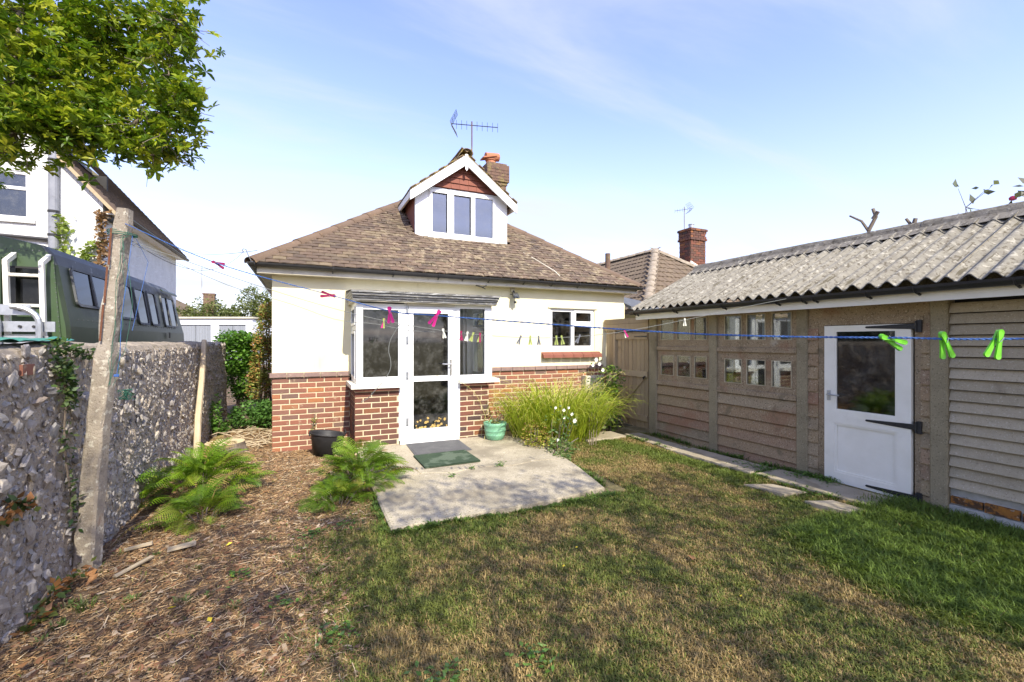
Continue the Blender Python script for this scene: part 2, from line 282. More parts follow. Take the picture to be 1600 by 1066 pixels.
def nmesh(name, V, F, mats, col=None, rnd=None, smooth=False):     # numpy: V (n,3), F (m,k) one polygon size; or list of them
    me = bpy.data.meshes.new(name); Fs = F if isinstance(F, list) else [F]
    me.vertices.add(len(V)); me.vertices.foreach_set('co', np.asarray(V, np.float32).ravel())
    nl = sum(f.size for f in Fs); npoly = sum(len(f) for f in Fs)
    me.loops.add(nl); me.loops.foreach_set('vertex_index', np.concatenate([f.ravel() for f in Fs]).astype(np.int32))
    ls = np.concatenate([np.full(len(f), f.shape[1]) for f in Fs]); st = np.concatenate([[0], np.cumsum(ls)[:-1]])
    me.polygons.add(npoly); me.polygons.foreach_set('loop_start', st.astype(np.int32)); me.polygons.foreach_set('loop_total', ls.astype(np.int32))
    for m in (mats if isinstance(mats, (list, tuple)) else [mats]): me.materials.append(m)
    if col is not None:
        a = me.attributes.new('col', 'FLOAT_COLOR', 'POINT'); a.data.foreach_set('color', np.concatenate([col, np.ones((len(col), 1))], 1).astype(np.float32).ravel())
    if rnd is not None:
        a = me.attributes.new('rnd', 'FLOAT', 'POINT'); a.data.foreach_set('value', np.asarray(rnd, np.float32))
    if smooth: me.polygons.foreach_set('use_smooth', np.ones(npoly, bool))
    me.update(); me.validate(); return me
def catenary(a, b, sag, n=24, wob=0.0, seed=0):
    a, b = Vector(a), Vector(b); rr = random.Random(seed)
    return [a.lerp(b, t) - Vector((0, 0, sag * 4 * t * (1 - t))) + Vector((rr.gauss(0, wob), rr.gauss(0, wob), rr.gauss(0, wob))) * (0 if t in (0, 1) else 1) for t in [i / n for i in range(n + 1)]]
def smooth_path(P, n=6):
    P = [Vector(p) for p in P]; out = []
    for i in range(len(P) - 1):
        p0 = P[max(i - 1, 0)]; p1, p2 = P[i], P[i + 1]; p3 = P[min(i + 2, len(P) - 1)]
        for k in range(n):
            t_ = k / n; out.append(.5 * ((2 * p1) + (-p0 + p2) * t_ + (2 * p0 - 5 * p1 + 4 * p2 - p3) * t_ * t_ + (-p0 + 3 * p1 - 3 * p2 + p3) * t_ ** 3))
    return out + [P[-1]]
def rot3(n):   # random rotation matrices (n,3,3)
    q = np.random.normal(size=(n, 4)); q /= np.linalg.norm(q, axis=1)[:, None]; w_, x, y, z = q.T
    return np.stack([1 - 2 * (y * y + z * z), 2 * (x * y - z * w_), 2 * (x * z + y * w_), 2 * (x * y + z * w_), 1 - 2 * (x * x + z * z), 2 * (y * z - x * w_), 2 * (x * z - y * w_), 2 * (y * z + x * w_), 1 - 2 * (x * x + y * y)], 1).reshape(n, 3, 3)
LEAF = np.array([(0, 0, 0), (.42, .28, .05), (1, 0, -.06), (.42, -.28, .05)])
def leaves(P, size, cols, name, matn='leaf', jitter=.4, up=.35):
    """leaf quads at points P, coloured from a list"""
    n = len(P); Rm = rot3(n); S = size * (1 + jitter * (np.random.rand(n) * 2 - 1))
    V = np.einsum('nij,kj->nki', Rm, LEAF) * S[:, None, None]
    V[:, :, 2] *= (1 - up); V += P[:, None, :]
    F = (np.arange(n)[:, None] * 4 + np.arange(4)[None]); cc = np.array(cols)[np.random.randint(0, len(cols), n)] * (0.75 + .5 * np.random.rand(n, 1))
    return nmesh(name, V.reshape(-1, 3), F, M[matn], col=np.repeat(cc, 4, 0))
def blob_pts(c, r, n, lump=.35, shell=.55, seed=0):
    d = np.random.normal(size=(n, 3)); d /= np.linalg.norm(d, axis=1)[:, None]
    k = np.array([1 + lump * (mn.noise(Vector(x * 1.8) + Vector((seed * 7.1, 3, 1))) * 1.6) for x in d])
    rr = (shell + (1 - shell) * np.random.rand(n)) ** .7 * k
    return np.array(c) + d * rr[:, None] * np.array(r)
# ---------------- the ground ----------------
def gz(x, y):
    f = max(0.0, 1 - max(abs(x - 1.5) / 9, abs(y - 4) / 9))
    return (mn.noise(Vector((x * .9, y * .9, 0))) * .035 + mn.noise(Vector((x * 3.1, y * 3.1, 5))) * .010) * min(1, f * 3) - .005
def patio_in(x, y): return .60 < x < 3.35 and 3.66 < y < 6.5
xs = [-500, -120, -40, -15, -6] + list(np.arange(-4, 7.01, .14)) + [10, 20, 50, 150, 500]
ys = [-500, -120, -40, -12, -4] + list(np.arange(-1, 12.01, .14)) + [16, 30, 60, 150, 600]
gv = [(x, y, gz(x, y)) for y in ys for x in xs]; nx = len(xs)
gf = [(j * nx + i, j * nx + i + 1, (j + 1) * nx + i + 1, (j + 1) * nx + i) for j in range(len(ys) - 1) for i in range(nx - 1)]
t = NT('ground_soil')
c0 = t.ramp(t.noise(11, 8, .7), [(.3, (.07, .045, .027)), (.5, (.15, .10, .06)), (.72, (.27, .19, .115))])
c1 = t.ramp(t.noise(6, 8, .7), [(.3, (.10, .095, .03)), (.55, (.19, .155, .065)), (.75, (.30, .225, .115))])
sx = t.n.new('ShaderNodeSeparateXYZ'); t.l.new(t.pos, sx.inputs[0])
lf = t.mr(t.math('ADD', sx.outputs[0], t.math('MULTIPLY', t.noise(1.6, 3), .5)), .15, .55)
t.l.new(t.mix(lf, c0, c1), t.b.inputs['Base Color']); t.b.inputs['Roughness'].default_value = 1; t.bump(t.noise(45, 8, .75), .02)
MB().add(gv, gf).build('ground', t.m, smooth=True, kind='structure', label='bare earth and lawn soil of the back garden', cat='ground')

def slabs(name, kind_label, polys, ztop, zbot, matn, pname):
    root = thing(name, kind_label, name.split('_')[-1], (polys[0][0][0], polys[0][0][1], 0), kind='structure')
    for poly in polys:
        pts = [(x, y, zbot) for x, y in poly]; n = len(pts)
        tp = [(x, y, (ztop(x, y) if callable(ztop) else ztop)) for x, y in poly]
        cx = sum(p[0] for p in tp) / n; cy = sum(p[1] for p in tp) / n
        ins = [(cx + (p[0] - cx) * .985, cy + (p[1] - cy) * .985, p[2]) for p in tp]; low = [(p[0], p[1], p[2] - .012) for p in tp]
        m = MB(); m.add(pts + low + ins, [(i, (i + 1) % n, n + (i + 1) % n, n + i) for i in range(n)] + [(n + i, n + (i + 1) % n, 2 * n + (i + 1) % n, 2 * n + i) for i in range(n)] + [tuple(range(2 * n, 3 * n))])
        m.build(pname, M[matn], root)
    return root
def ragged(pts, step=.09, amp=.012, seed=1, closed=True):
    rr = random.Random(seed); out = []
    for i, p in enumerate(pts if closed else pts[:-1]):
        q = pts[(i + 1) % len(pts)]; L = math.dist(p, q); k = max(1, int(L / step))
        for j in range(k):
            a = (rr.random() - .5) * 2 * amp if j else 0; s = j / k; nx_, ny_ = -(q[1] - p[1]) / L, (q[0] - p[0]) / L
            out.append((p[0] + (q[0] - p[0]) * s + nx_ * a, p[1] + (q[1] - p[1]) * s + ny_ * a))
    return out
pz = lambda x, y: .045 + .05 * (y - 3.7) / 2.6
# three pours of the patio split by the long crack
crk = [(.61, 4.98), (.95, 4.90), (1.2, 4.99), (1.5, 4.86), (1.85, 4.97), (2.2, 4.84), (2.6, 4.93), (3.0, 4.86)]
slabs('concrete_patio', 'pale cracked concrete patio in front of the bay door', [
    ragged([(.62, 3.68), (1.4, 3.70), (2.1, 3.70), (2.80, 3.80)], seed=3, closed=False) + [(2.80, 3.80), (2.95, 4.5)] + [(x, y - .006) for x, y in reversed(crk)],
    [(x, y + .006) for x, y in crk] + [(3.12, 5.6), (3.28, 6.55), (2.62, 6.6), (2.62, 6.46), (.63, 6.46)]], pz, -.05, 'patio', 'concrete_slab')
slabs('garden_path', 'narrow concrete path along the foot of the garage', [
    ragged([(4.62, 4.75), (4.95, 4.75), (5.0, 5.85), (4.72, 5.88)], seed=4), ragged([(4.66, 3.55), (5.08, 3.55), (5.0, 4.72), (4.62, 4.72)], seed=5),
    ragged([(4.72, 2.30), (5.14, 2.30), (5.12, 3.51), (4.68, 3.51)], seed=6), ragged([(3.9, 5.72), (4.66, 5.75), (4.66, 6.15), (3.75, 6.25)], seed=8)], .035, -.04, 'path', 'path_slab')
for i, (poly, lb) in enumerate((([(4.23, 3.30), (4.52, 3.18), (4.60, 2.86), (4.33, 2.92)], 'grey paving stone in the grass, the farther of the pair beside the path'),
                 ([(4.33, 2.72), (4.58, 2.62), (4.62, 2.28), (4.40, 2.32)], 'grey paving stone in the grass, the nearer of the pair beside the path'))):
    m = MB(); P = ragged(poly, .1, .01, 20 + i); n = len(P)
    m.add([(x, y, -.02) for x, y in P] + [(x, y, .025) for x, y in P], [(j, (j + 1) % n, n + (j + 1) % n, n + j) for j in range(n)] + [tuple(range(n, 2 * n))])
    m.build('stepping_stone', M['path'], kind='structure', label=lb, cat='paving stone')

# ---------------- bungalow ----------------
H = thing('bungalow', 'cream and brick bungalow with tiled hipped roof, dormer and bay door', 'house', (2.6, 7.13, 0))
FY = 7.13; XL, XR = -.434, 5.72
def rect_wall(m, x0, x1, z0, z1, y0, y1, holes):
    """wall slab with rectangular holes (x0,x1,z0,z1)"""
    X = sorted({x0, x1, *[h[0] for h in holes], *[h[1] for h in holes]}); Z = sorted({z0, z1, *[h[2] for h in holes], *[h[3] for h in holes]})
    for a, b in zip(X, X[1:]):
        for c, d in zip(Z, Z[1:]):
            if any(h[0] <= a and b <= h[1] and h[2] <= c and d <= h[3] for h in holes): continue
            m.box(a, b, y0, y1, c, d)
W2 = (4.05, 5.02, 1.37, 2.15)
m = MB(); rect_wall(m, XL, XR, 1.06, 2.56, FY, FY + .22, [(.62, 2.58, 1.06, 2.16), W2])
m.box(XL, XL + .22, FY + .222, 13.4, 1.06, 2.56); m.box(XR - .22, XR, FY + .222, 13.4, 0, 2.56); m.box(XL, XR, 13.402, 13.6, 0, 2.56)
wall = m.build('rendered_wall', M['render'], H)
MB().prism([(5.24, FY - .03, 1.95), (5.71, FY - .03, 1.95), (5.71, FY - .03, 2.27)], (0, 0, 0), (0, .028, 0)).build('sloping_buttress', M['render'], H)
m = MB(); m.box(XL + .007, .598, FY + .007, FY + .2, -.1, 1.06); m.box(2.6, XR, FY + .007, FY + .2, -.1, 1.06); m.box(XL + .012, XL + .2, FY + .202, 13.4, -.1, 1.06)
plinth = m.build('brick_plinth', M['mortar'], H)
m = MB(); m.box(.607, 1.19, 6.407, 6.6, -.1, .86); m.box(.607, .8, 6.599, FY + .01, -.1, .86)
bayb = m.build('bay_plinth', M['mortar'], H)
m = MB(); m.box(2.09, 2.55, 6.407, 6.6, -.1, .88); m.box(2.36, 2.55, 6.602, FY + .01, -.1, .88)
bayr = m.build('bay_plinth', M['mortar'], H)
def brick_mesh(L, seed, mt):
    rr = random.Random(seed); h, d, c = .0605, .03, .004; a = L / 2; b = h / 2; j = lambda: rr.uniform(-.0018, .0018)
    m = MB(); o = [(-a, 0, -b), (a, 0, -b), (a, 0, b), (-a, 0, b)]
    fr = [(-a + c + j(), -d + j() * .5, -b + c + j()), (a - c + j(), -d + j() * .5, -b + c + j()), (a - c + j(), -d + j() * .5, b - c + j()), (-a + c + j(), -d + j() * .5, b - c + j())]
    md = [(x, -d + c, z) for x, _, z in o]
    m.add(o + md + fr, [(i, (i + 1) % 4, 4 + (i + 1) % 4, 4 + i) for i in range(4)] + [(4 + i, 4 + (i + 1) % 4, 8 + (i + 1) % 4, 8 + i) for i in range(4)] + [(8, 9, 10, 11)])
    return m.mesh('brick', M[mt])
BM = {(k, mt): [brick_mesh(L, s, mt) for s in range(5)] for k, L in (('s', .215), ('h', .103)) for mt in ('brick', 'brick_bay')}
rest = MB(); nbrick = [0]
def course(p0, ux, length, z, off, ang, mt, parent, single=True, gap=.014):
    """one course of bricks along ux from p0"""
    x = -off; k = 0
    while x < length - .02:
        a, b = max(x, 0), min(x + .215, length); L = b - a
        if L > .035:
            c = (a + b) / 2; P = Vector(p0) + Vector(ux) * c; P.z = z + .032 + random.gauss(0, .0008)
            if single and nbrick[0] < 296:
                key = 's' if L > .15 else 'h'; base = .215 if key == 's' else .103
                link('brick', random.choice(BM[key, mt]), parent, loc=P, rot=(random.gauss(0, .004), random.gauss(0, .005), ang), scale=(L / base, 1, 1)); nbrick[0] += 1
            else:
                rest.r = random.random() * .999 + .0005; bm_ = random.choice(BM['s', mt]); ca, sa = math.cos(ang), math.sin(ang)
                rest.add([(P.x + (v.co.x * L / .215) * ca - v.co.y * sa, P.y + (v.co.x * L / .215) * sa + v.co.y * ca, P.z + v.co.z) for v in bm_.vertices], [tuple(p.vertices) for p in bm_.polygons])
        x += .215 + gap; k += 1
RH = .0755
for r in range(14):
    course((XL, FY + .03 - .0, 0), (1, 0, 0), 1.03, 1.025 - RH * (r + 1) + .006, .11 if r % 2 else 0, 0, 'brick', plinth)
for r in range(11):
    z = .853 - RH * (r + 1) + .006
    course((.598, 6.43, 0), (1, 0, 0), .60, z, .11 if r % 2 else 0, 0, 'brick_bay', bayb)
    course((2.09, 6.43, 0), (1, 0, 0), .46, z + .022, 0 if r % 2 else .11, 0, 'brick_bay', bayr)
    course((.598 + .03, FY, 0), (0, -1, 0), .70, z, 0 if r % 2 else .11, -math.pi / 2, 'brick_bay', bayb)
for r in range(14):
    course((2.6, FY + .03, 0), (1, 0, 0), 3.1, 1.025 - RH * (r + 1) + .006, .11 if r % 2 else 0, 0, 'brick', plinth, single=r < 8)
rest.build('brickwork', M['brick'], H, kind='stuff')
cop = [brick_mesh(.215, 40 + i, 'brick') for i in range(3)]
for me in cop: me.materials[0] = M['coping']
for x0, x1 in ((XL - .03, .585), (2.62, 5.20)):
    x = x0
    while x < x1 - .05:
        L = min(.215, x1 - x); link('coping_brick', random.choice(cop), H, loc=(x + L / 2, FY + .005, 1.065), scale=(L / .215, 1.3, 1.12), rot=(0, random.gauss(0, .004), 0)); x += L + .006
# interior, seen dimly through the glass
m = MB(); m.box(.4, 5.5, 10.4, 10.45, .1, 2.5); m.box(.4, 5.5, 7.36, 10.4, 2.5, 2.54); m.box(.64, 5.5, 6.6, 10.4, .1, .12); m.box(.38, .42, 7.36, 10.4, .1, 2.5); m.box(3.0, 3.05, 7.36, 10.4, .12, 2.5)
m.build('room_shell', M['inner'], H)
m = MB(); m.box(2.37, 2.43, 6.9, 7.36, .9, 2.1); m.box(2.33, 2.50, 6.98, 7.02, .985, 2.09); m.build('inner_reveal', M['inner_white'], H)

# bay window frames and door
def frame(m, x0, x1, z0, z1, y, w=.05, d=.06, axis='x', wb=None, wt=None):
    wb = wb or w; wt = wt or w
    B = (lambda a, b, c, e: m.box(a, b, y, y + d, c, e)) if axis == 'x' else (lambda a, b, c, e: m.box(y, y + d, a, b, c, e))
    B(x0, x0 + w, z0, z1); B(x1 - w, x1, z0, z1); B(x0 + w, x1 - w, z0, z0 + wb); B(x0 + w, x1 - w, z1 - wt, z1)
def pane(x0, x1, z0, z1, y, parent, mt='glass', axis='x', t=.012):
    m = MB(); (m.box(x0, x1, y, y + t, z0, z1) if axis == 'x' else m.box(y, y + t, x0, x1, z0, z1)); return m.build('pane', M[mt], parent)
m = MB()
frame(m, .62, 1.268, .965, 2.07, 6.40, .085, .07); m.box(.62, .705, 6.388, 6.398, .965, 2.05)       # left light with a broad corner post
frame(m, 2.032, 2.598, .985, 2.09, 6.40, .055, .07)
m.box(2.48, 2.598, 6.388, 6.398, .99, 2.05)
m.box(1.19, 1.268, 6.40, 6.47, .14, .963); m.box(2.032, 2.088, 6.40, 6.47, .14, .983)                # posts beside the door
m.box(.62, 2.598, 6.40, 6.50, 2.092, 2.15)                                                          # head
for X0 in (.62, 2.53):
    frame(m, 6.472, 7.128, .965, 2.088, X0, .05, .06, 'y'); m.box(X0 + .002, X0 + .058, 6.522, 7.078, 1.70, 1.76)
    frame(m, 6.53, 7.07, 1.77, 2.03, X0 - .012, .035, .012, 'y'); frame(m, 6.53, 7.07, 1.02, 1.69, X0 - .012, .035, .012, 'y')
bay = m.build('bay_window', M['pvc'], H)
pane(.706, 1.182, 1.05, 1.984, 6.43, bay, 'glass_dirty'); pane(2.088, 2.542, 1.042, 2.034, 6.43, bay, 'glass_clear')
for X0 in (.62, 2.53): pane(6.523, 7.077, 1.762, 2.037, X0 + .025, bay, 'glass_clear', 'y'); pane(6.523, 7.077, 1.016, 1.698, X0 + .025, bay, 'glass_clear', 'y')
m = MB(); m.box(.545, 1.215, 6.30, 6.47, .905, .96); m.box(.545, .64, 6.472, 7.12, .905, .96); m.build('sill', M['white_paint'], bay)
m = MB(); m.box(2.06, 2.69, 6.30, 6.47, .925, .98); m.box(2.55, 2.69, 6.472, 7.12, .925, .98); m.build('sill', M['white_paint'], bay)
for x0, x1, z in ((.60, 1.185, .868), (2.10, 2.62, .888)):
    n = int((x1 - x0) / .105)
    for i in range(n): MB().box(x0 + i * (x1 - x0) / n, x0 + (i + 1) * (x1 - x0) / n - .004, 6.335 + random.uniform(-.004, .004), 6.42, z, z + .030 + random.uniform(-.004, .002)).build('tile_course', M['red_tile'], bay)
m = MB(); m.box(.77, .87, 6.50, 6.56, .97, 1.0); m.build('cloth_on_sill', M['white_paint'], bay)
m = MB(); frame(m, 1.325, 1.975, .185, 2.04, 6.392, .068, .055, wb=.10, wt=.09); m.box(1.393, 1.907, 6.392, 6.447, .97, 1.045)
frame(m, 1.27, 2.03, .16, 2.09, 6.405, .05, .07, wb=.022, wt=.05)
door = m.build('door', M['pvc'], H)
pane(1.395, 1.905, 1.047, 1.948, 6.42, door, 'glass_dirty'); pane(1.395, 1.905, .287, .968, 6.42, door, 'glass_dirty')
m = MB(); rq = random.Random(4)  # amber blobs painted on the lower pane in place of reflected sunlit mulch
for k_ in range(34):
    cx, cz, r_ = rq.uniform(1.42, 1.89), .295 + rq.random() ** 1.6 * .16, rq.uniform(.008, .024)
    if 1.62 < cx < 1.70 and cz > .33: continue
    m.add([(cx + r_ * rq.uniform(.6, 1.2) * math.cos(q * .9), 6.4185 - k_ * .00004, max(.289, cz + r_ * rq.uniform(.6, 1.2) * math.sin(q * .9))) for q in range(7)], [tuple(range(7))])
m.build('amber_reflection_blobs', mat('amber_reflection', (.50, .33, .09), (.38, .27, .1), 40, .6, None), door, kind='stuff')
MB().box(1.20, 2.06, 6.34, 6.48, .10, .158).build('threshold', M['pvc'], door)
m = MB(); m.box(1.925, 1.955, 6.372, 6.391, 1.05, 1.28); m.tube([(1.94, 6.372, 1.21), (1.94, 6.335, 1.21), (1.93, 6.33, 1.21), (1.80, 6.335, 1.215)], .009, 8); m.tube([(1.94, 6.372, 1.12), (1.94, 6.362, 1.12)], .01, 8)
m.build('handle', M['steel'], door)
for z in (.36, 1.02, 1.52, 1.95):
    m = MB(); m.tube([(1.305, 6.385, z), (1.305, 6.385, z + .09)], .010, 8); m.box(1.29, 1.32, 6.388, 6.397, z - .01, z + .1); m.build('hinge', M['galv'], door)
MB().box(1.30, 2.0, 6.36, 6.40, 2.055, 2.10).build('weather_bar', M['cream_paint'], door)
# lead-covered roof of the bay
m = MB()
for z0, z1, y in ((2.10, 2.135, 6.29), (2.135, 2.165, 6.265), (2.165, 2.20, 6.235), (2.20, 2.225, 6.21)):
    e = .565 - (6.29 - y) * .3; x1e = 2.64 + (6.29 - y) * .3
    m.add([(x, y - random.uniform(0, .006), z0 + .001) for x in np.linspace(e, x1e, 26)] + [(x, y - random.uniform(0, .012), z1) for x in np.linspace(e, x1e, 26)] + [(x, FY, z1) for x in np.linspace(e, x1e, 26)] + [(x, FY, z0 + .001) for x in np.linspace(e, x1e, 26)],
          [(i, i + 1, 27 + i, 26 + i) for i in range(25)] + [(26 + i, 27 + i, 53 + i, 52 + i) for i in range(25)] + [(78 + i, 79 + i, i + 1, i) for i in range(25)] + [(0, 26, 52, 78), (25, 103, 77, 51)])
m.add([(.538, 6.205, 2.226), (2.67, 6.205, 2.226), (2.67, FY, 2.30), (.538, FY, 2.30)], [(0, 1, 2, 3)])
m.build('bay_roof', M['lead'], H)
m = MB(); m.box(.57, 2.64, 6.30, 6.40, 2.088, 2.098); m.box(.57, .619, 6.402, 7.12, 2.088, 2.098); m.build('bay_soffit', M['cream_paint'], H)
# small window
m = MB(); x0, x1, z0, z1 = W2; y = FY + .03
frame(m, x0, x1, z0, z1, y, .055, .07, wb=.09); m.box(4.515, 4.575, y - .008, y + .062, z0 + .09, z1 - .055)
m.box(4.575, x1 - .055, y - .012, y + .06, 1.83, 1.885)
frame(m, 4.565, x1 - .03, 1.875, z1 - .025, y - .014, .045, .013)
win = m.build('window', M['pvc'], H)
pane(x0 + .055, 4.515, z0 + .09, z1 - .055, y + .03, win); pane(4.575, x1 - .055, z0 + .09, 1.83, y + .03, win); pane(4.575, x1 - .055, 1.885, z1 - .055, y + .03, win)
for i in range(6):
    a = 3.86 + i * .212; MB().prism([(a, 7.03, 1.245), (a, 7.13, 1.255), (a, 7.13, 1.35), (a, 7.04, 1.30)], (0, 0, 0), (.206, 0, 0)).build('sill_tile', M['red_tile'], win)
MB().box(4.0, 5.07, FY - .02, FY + .03, 2.152, 2.175).build('drip_mould', M['cream_paint'], win)
MB().box(4.13, 4.2, 7.22, 7.28, 1.45, 2.1).build('curtain', M['curtain'], win)
# white meter box near the gate
m = MB(); m.box(4.72, 5.12, 6.98, FY - .002, .60, .90); frame(m, 4.74, 5.10, .62, .88, 6.968, .03, .012)
m.build('meter_box', M['cream_paint'], label='small pale box fixed low on the brick wall behind the tall grass', cat='meter box')

# eaves
OH = .26; EY = FY - OH; EXL, EXR = XL - OH, 5.92; EH = 2.62; SL = .72
m = MB(); m.box(EXL + .09, EXR - .03, EY + .075, EY + .10, 2.475, 2.575); m.box(EXL + .09, EXL + .115, EY + .102, 13.5, 2.475, 2.575); m.build('fascia', M['cream_paint'], H)
m = MB(); m.box(EXL + .116, EXR - .03, EY + .102, FY, 2.478, 2.49); m.box(EXL + .116, XL, FY + .002, 13.5, 2.478, 2.49); m.box(XR, EXR - .03, FY, 13.5, 2.478, 2.49); m.build('soffit', M['cream_paint'], H)
def gutter(m, a, b, out, r=.055, n=8):
    a, b, out = Vector(a), Vector(b), Vector(out).normalized(); up = Vector((0, 0, 1)); vs = []
    for rr in (r, r - .006):
        for P in (a, b):
            vs += [P + out * math.cos(t_) * rr - up * math.sin(t_) * rr for t_ in [math.pi * k / n for k in range(n + 1)]]
    k = n + 1; fs = [(i, i + 1, k + i + 1, k + i) for i in range(n)] + [(2 * k + i, 3 * k + i, 3 * k + i + 1, 2 * k + i + 1) for i in range(n)] + [(0, k, 3 * k, 2 * k), (n, 2 * k + n, 3 * k + n, k + n)]
    fs += [tuple(range(n, -1, -1)), tuple(range(k, 2 * k))]; m.add(vs, fs)
m = MB(); gutter(m, (EXL, EY + .02, 2.605), (EXR + .03, EY + .02, 2.590), (0, -1, 0)); gutter(m, (EXL + .03, EY, 2.605), (EXL + .03, 13.4, 2.60), (-1, 0, 0)); gut = m.build('gutter', M['black_plastic'], H)
for x in (-.62, .35, 1.2, 1.9, 2.3, 2.75, 3.4, 3.95, 4.5, 5.1, 5.85):
    m = MB(); m.tube([(x, EY + .02 + .062 * math.cos(a), 2.6 - .062 * math.sin(a)) for a in [math.pi * k / 8 for k in range(9)]] + [(x, EY + .07, 2.52)], .007, 6); m.build('gutter_bracket', M['black_plastic'], gut)
m = MB(); m.tube([(-.66, EY - .01, 2.62), (-.70, EY - .02, 2.70), (-.72, EY - .02, 2.76), (-.75, EY - .02, 2.77), (-.765, EY - .02, 2.74), (-.74, EY - .02, 2.72)], .008, 6); m.build('wire_hook', M['galv'], H)
# roof
RX = (EXL + EXR) / 2; RY = EY + (EXR - EXL) / 2; RZ = EH + SL * (EXR - EXL) / 2
b0 = -.035
m = MB(); A, B_, C_, D_, E_, F_ = (EXL, EY, EH), (EXR, EY, EH), (RX, RY, RZ), (EXL, 13.6, EH), (EXR, 13.6, EH), (RX, 13.6, RZ)
P = [(x, y, z + b0) for x, y, z in (A, B_, C_, D_, E_, F_)]
m.add(P + [(x, y, z - .02) for x, y, z in P], [(0, 1, 2), (1, 4, 5, 2), (0, 2, 5, 3), (3, 5, 4), (6, 8, 7), (6, 9, 11, 8), (7, 8, 11, 10), (0, 6, 7, 1), (0, 3, 9, 6), (1, 7, 10, 4)])
roof = m.build('roof', M['tile'], H)
pit = math.atan(SL)
def tile_mesh(seed, wd=.163, ln=.14, th=.013):
    rr = random.Random(seed); n = 3; vs = []
    for v, zb in ((0, 0), (ln, -.006)):
        for top in (1, 0):
            for i in range(n + 1):
                u = (i / n - .5); vs.append((u * wd, v + (rr.uniform(-.004, .004) if v == 0 else 0), zb + (th if top else 0) + .004 * (1 - 4 * u * u) + rr.uniform(-.0015, .0015)))
    k = n + 1; fs = [(i, i + 1, 2 * k + i + 1, 2 * k + i) for i in range(n)] + [(k + i, i, i, i + 1, k + i + 1)[0:1] + (k + i + 1, i + 1, i) for i in range(n)]
    fs += [(0, 2 * k, 3 * k, k), (n, k + n, 3 * k + n, 2 * k + n)]
    m = MB(); m.add(vs, fs); return m.mesh('tile', M['tile'])
TM = [tile_mesh(s) for s in range(6)]
cp, sp_ = math.cos(pit), math.sin(pit)
DX0, DX1, DY = 1.78, 3.58, 8.02
cands = []
rowsn = int(3.25 / cp / .1)
for r in range(rowsn):
    v = -.03 + r * .1; yy = EY + v * cp; xa = EXL + v * cp; xb = EXR - v * cp; x = EXL + (.0825 if r % 2 else 0) - .05
    while x < EXR + .1:
        if xa + .03 < x < xb - .03 and not (DX0 - .02 < x < DX1 + .02 and yy > DY - .06): cands.append((x, v, yy, r))
        x += .166
cands.sort(key=lambda c: math.hypot(c[0], c[2]))
tf = MB()
for i, (x, v, yy, r) in enumerate(cands):
    rough_ = 1.0 if x > 1.2 else .35
    z = EH + v * sp_ + .004; dx, dr = random.gauss(0, .003 * rough_), Euler((pit - .05 + random.gauss(0, .02 * rough_), random.gauss(0, .02 * rough_), random.gauss(0, .022 * rough_)))
    loc = Vector((x + dx, yy, z + abs(random.gauss(0, .004 * rough_)))); me = random.choice(TM)
    if i < 298: link('tile', me, roof, loc=loc, rot=dr)
    else:
        tf.r = random.random() * .999 + .0005; mt_ = dr.to_matrix(); tf.add([loc + mt_ @ vv.co for vv in me.vertices], [tuple(p.vertices) for p in me.polygons])
tf.build('tile_courses', M['tile'], roof, kind='stuff')
def half_tile(r, ln, mt, flare=.012):
    m = MB(); n = 8; vs = []
    for y, e in ((0, flare), (ln, 0)):
        for k_ in (0, -.012):
            vs += [((r + e + k_) * math.cos(a), y, (r + e + k_) * math.sin(a) * .8) for a in [math.pi * i / n for i in range(n + 1)]]
    k = n + 1; fs = [(i + 1, i, 2 * k + i, 2 * k + i + 1) for i in range(n)] + [(k + i, k + i + 1, 3 * k + i + 1, 3 * k + i) for i in range(n)] + [(i, i + 1, k + i + 1, k + i) for i in range(n)]
    m.add(vs, fs); return m.mesh('ridge_tile', M[mt], True)
HT = half_tile(.095, .47, 'ridge'); HTM = half_tile(.105, .42, 'tile_moss')
def along(a, b, me, step, parent, name='ridge_tile', dz=0, jit=.004):
    a, b = Vector(a), Vector(b); d = (b - a); L = d.length; d.normalize()
    s_ = Vector((d.y, -d.x, 0)).normalized(); u_ = s_.cross(d)
    Rm = Matrix((s_, d, u_)).transposed().to_euler(); k = 0
    while k * step < L - step * .3:
        P_ = a + d * (k * step) + Vector((0, 0, dz + random.gauss(0, jit))); link(name, me, parent, loc=P_, rot=Rm); k += 1
along((EXL + .02, EY + .02, EH - .03), (RX, RY, RZ - .03), HT, .44, roof)
along((EXR - .02, EY + .02, EH - .03), (RX, RY, RZ - .03), HT, .44, roof)
along((RX, RY, RZ - .02), (RX, 13.6, RZ - .02), HT, .44, roof)

# dormer
DR = (2.69, 5.02); DS = .77; DXe0, DXe1 = 1.66, 3.72
def dz_(x): return DR[1] - DS * abs(x - DR[0])
rz = lambda y: EH + SL * (y - EY) + .01
m = MB(); rect_wall(m, DX0, DX1, 3.30, 4.36, DY, DY + .06, [(2.03, 3.33, 3.47, 4.34)])
dorm = m.build('dormer', M['pvc'], H)
m = MB(); m.prism([(DX0, DY + .01, 4.361), (DX1, DY + .01, 4.361), (DR[0], DY + .01, 4.98)], (0, 0, 0), (0, .05, 0)); m.prism([(DX0, DY + .062, 3.2), (DX0, DY + .062, 4.22), (DX0, 10.2, 4.22), (DX0, 10.2, 3.9)], (0, 0, 0), (.05, 0, 0)); m.prism([(DX1, DY + .062, 3.2), (DX1, DY + .062, 4.22), (DX1, 10.2, 4.22), (DX1, 10.2, 3.9)], (0, 0, 0), (-.05, 0, 0))
m.build('dormer_cheeks', M['red_tile'], dorm)
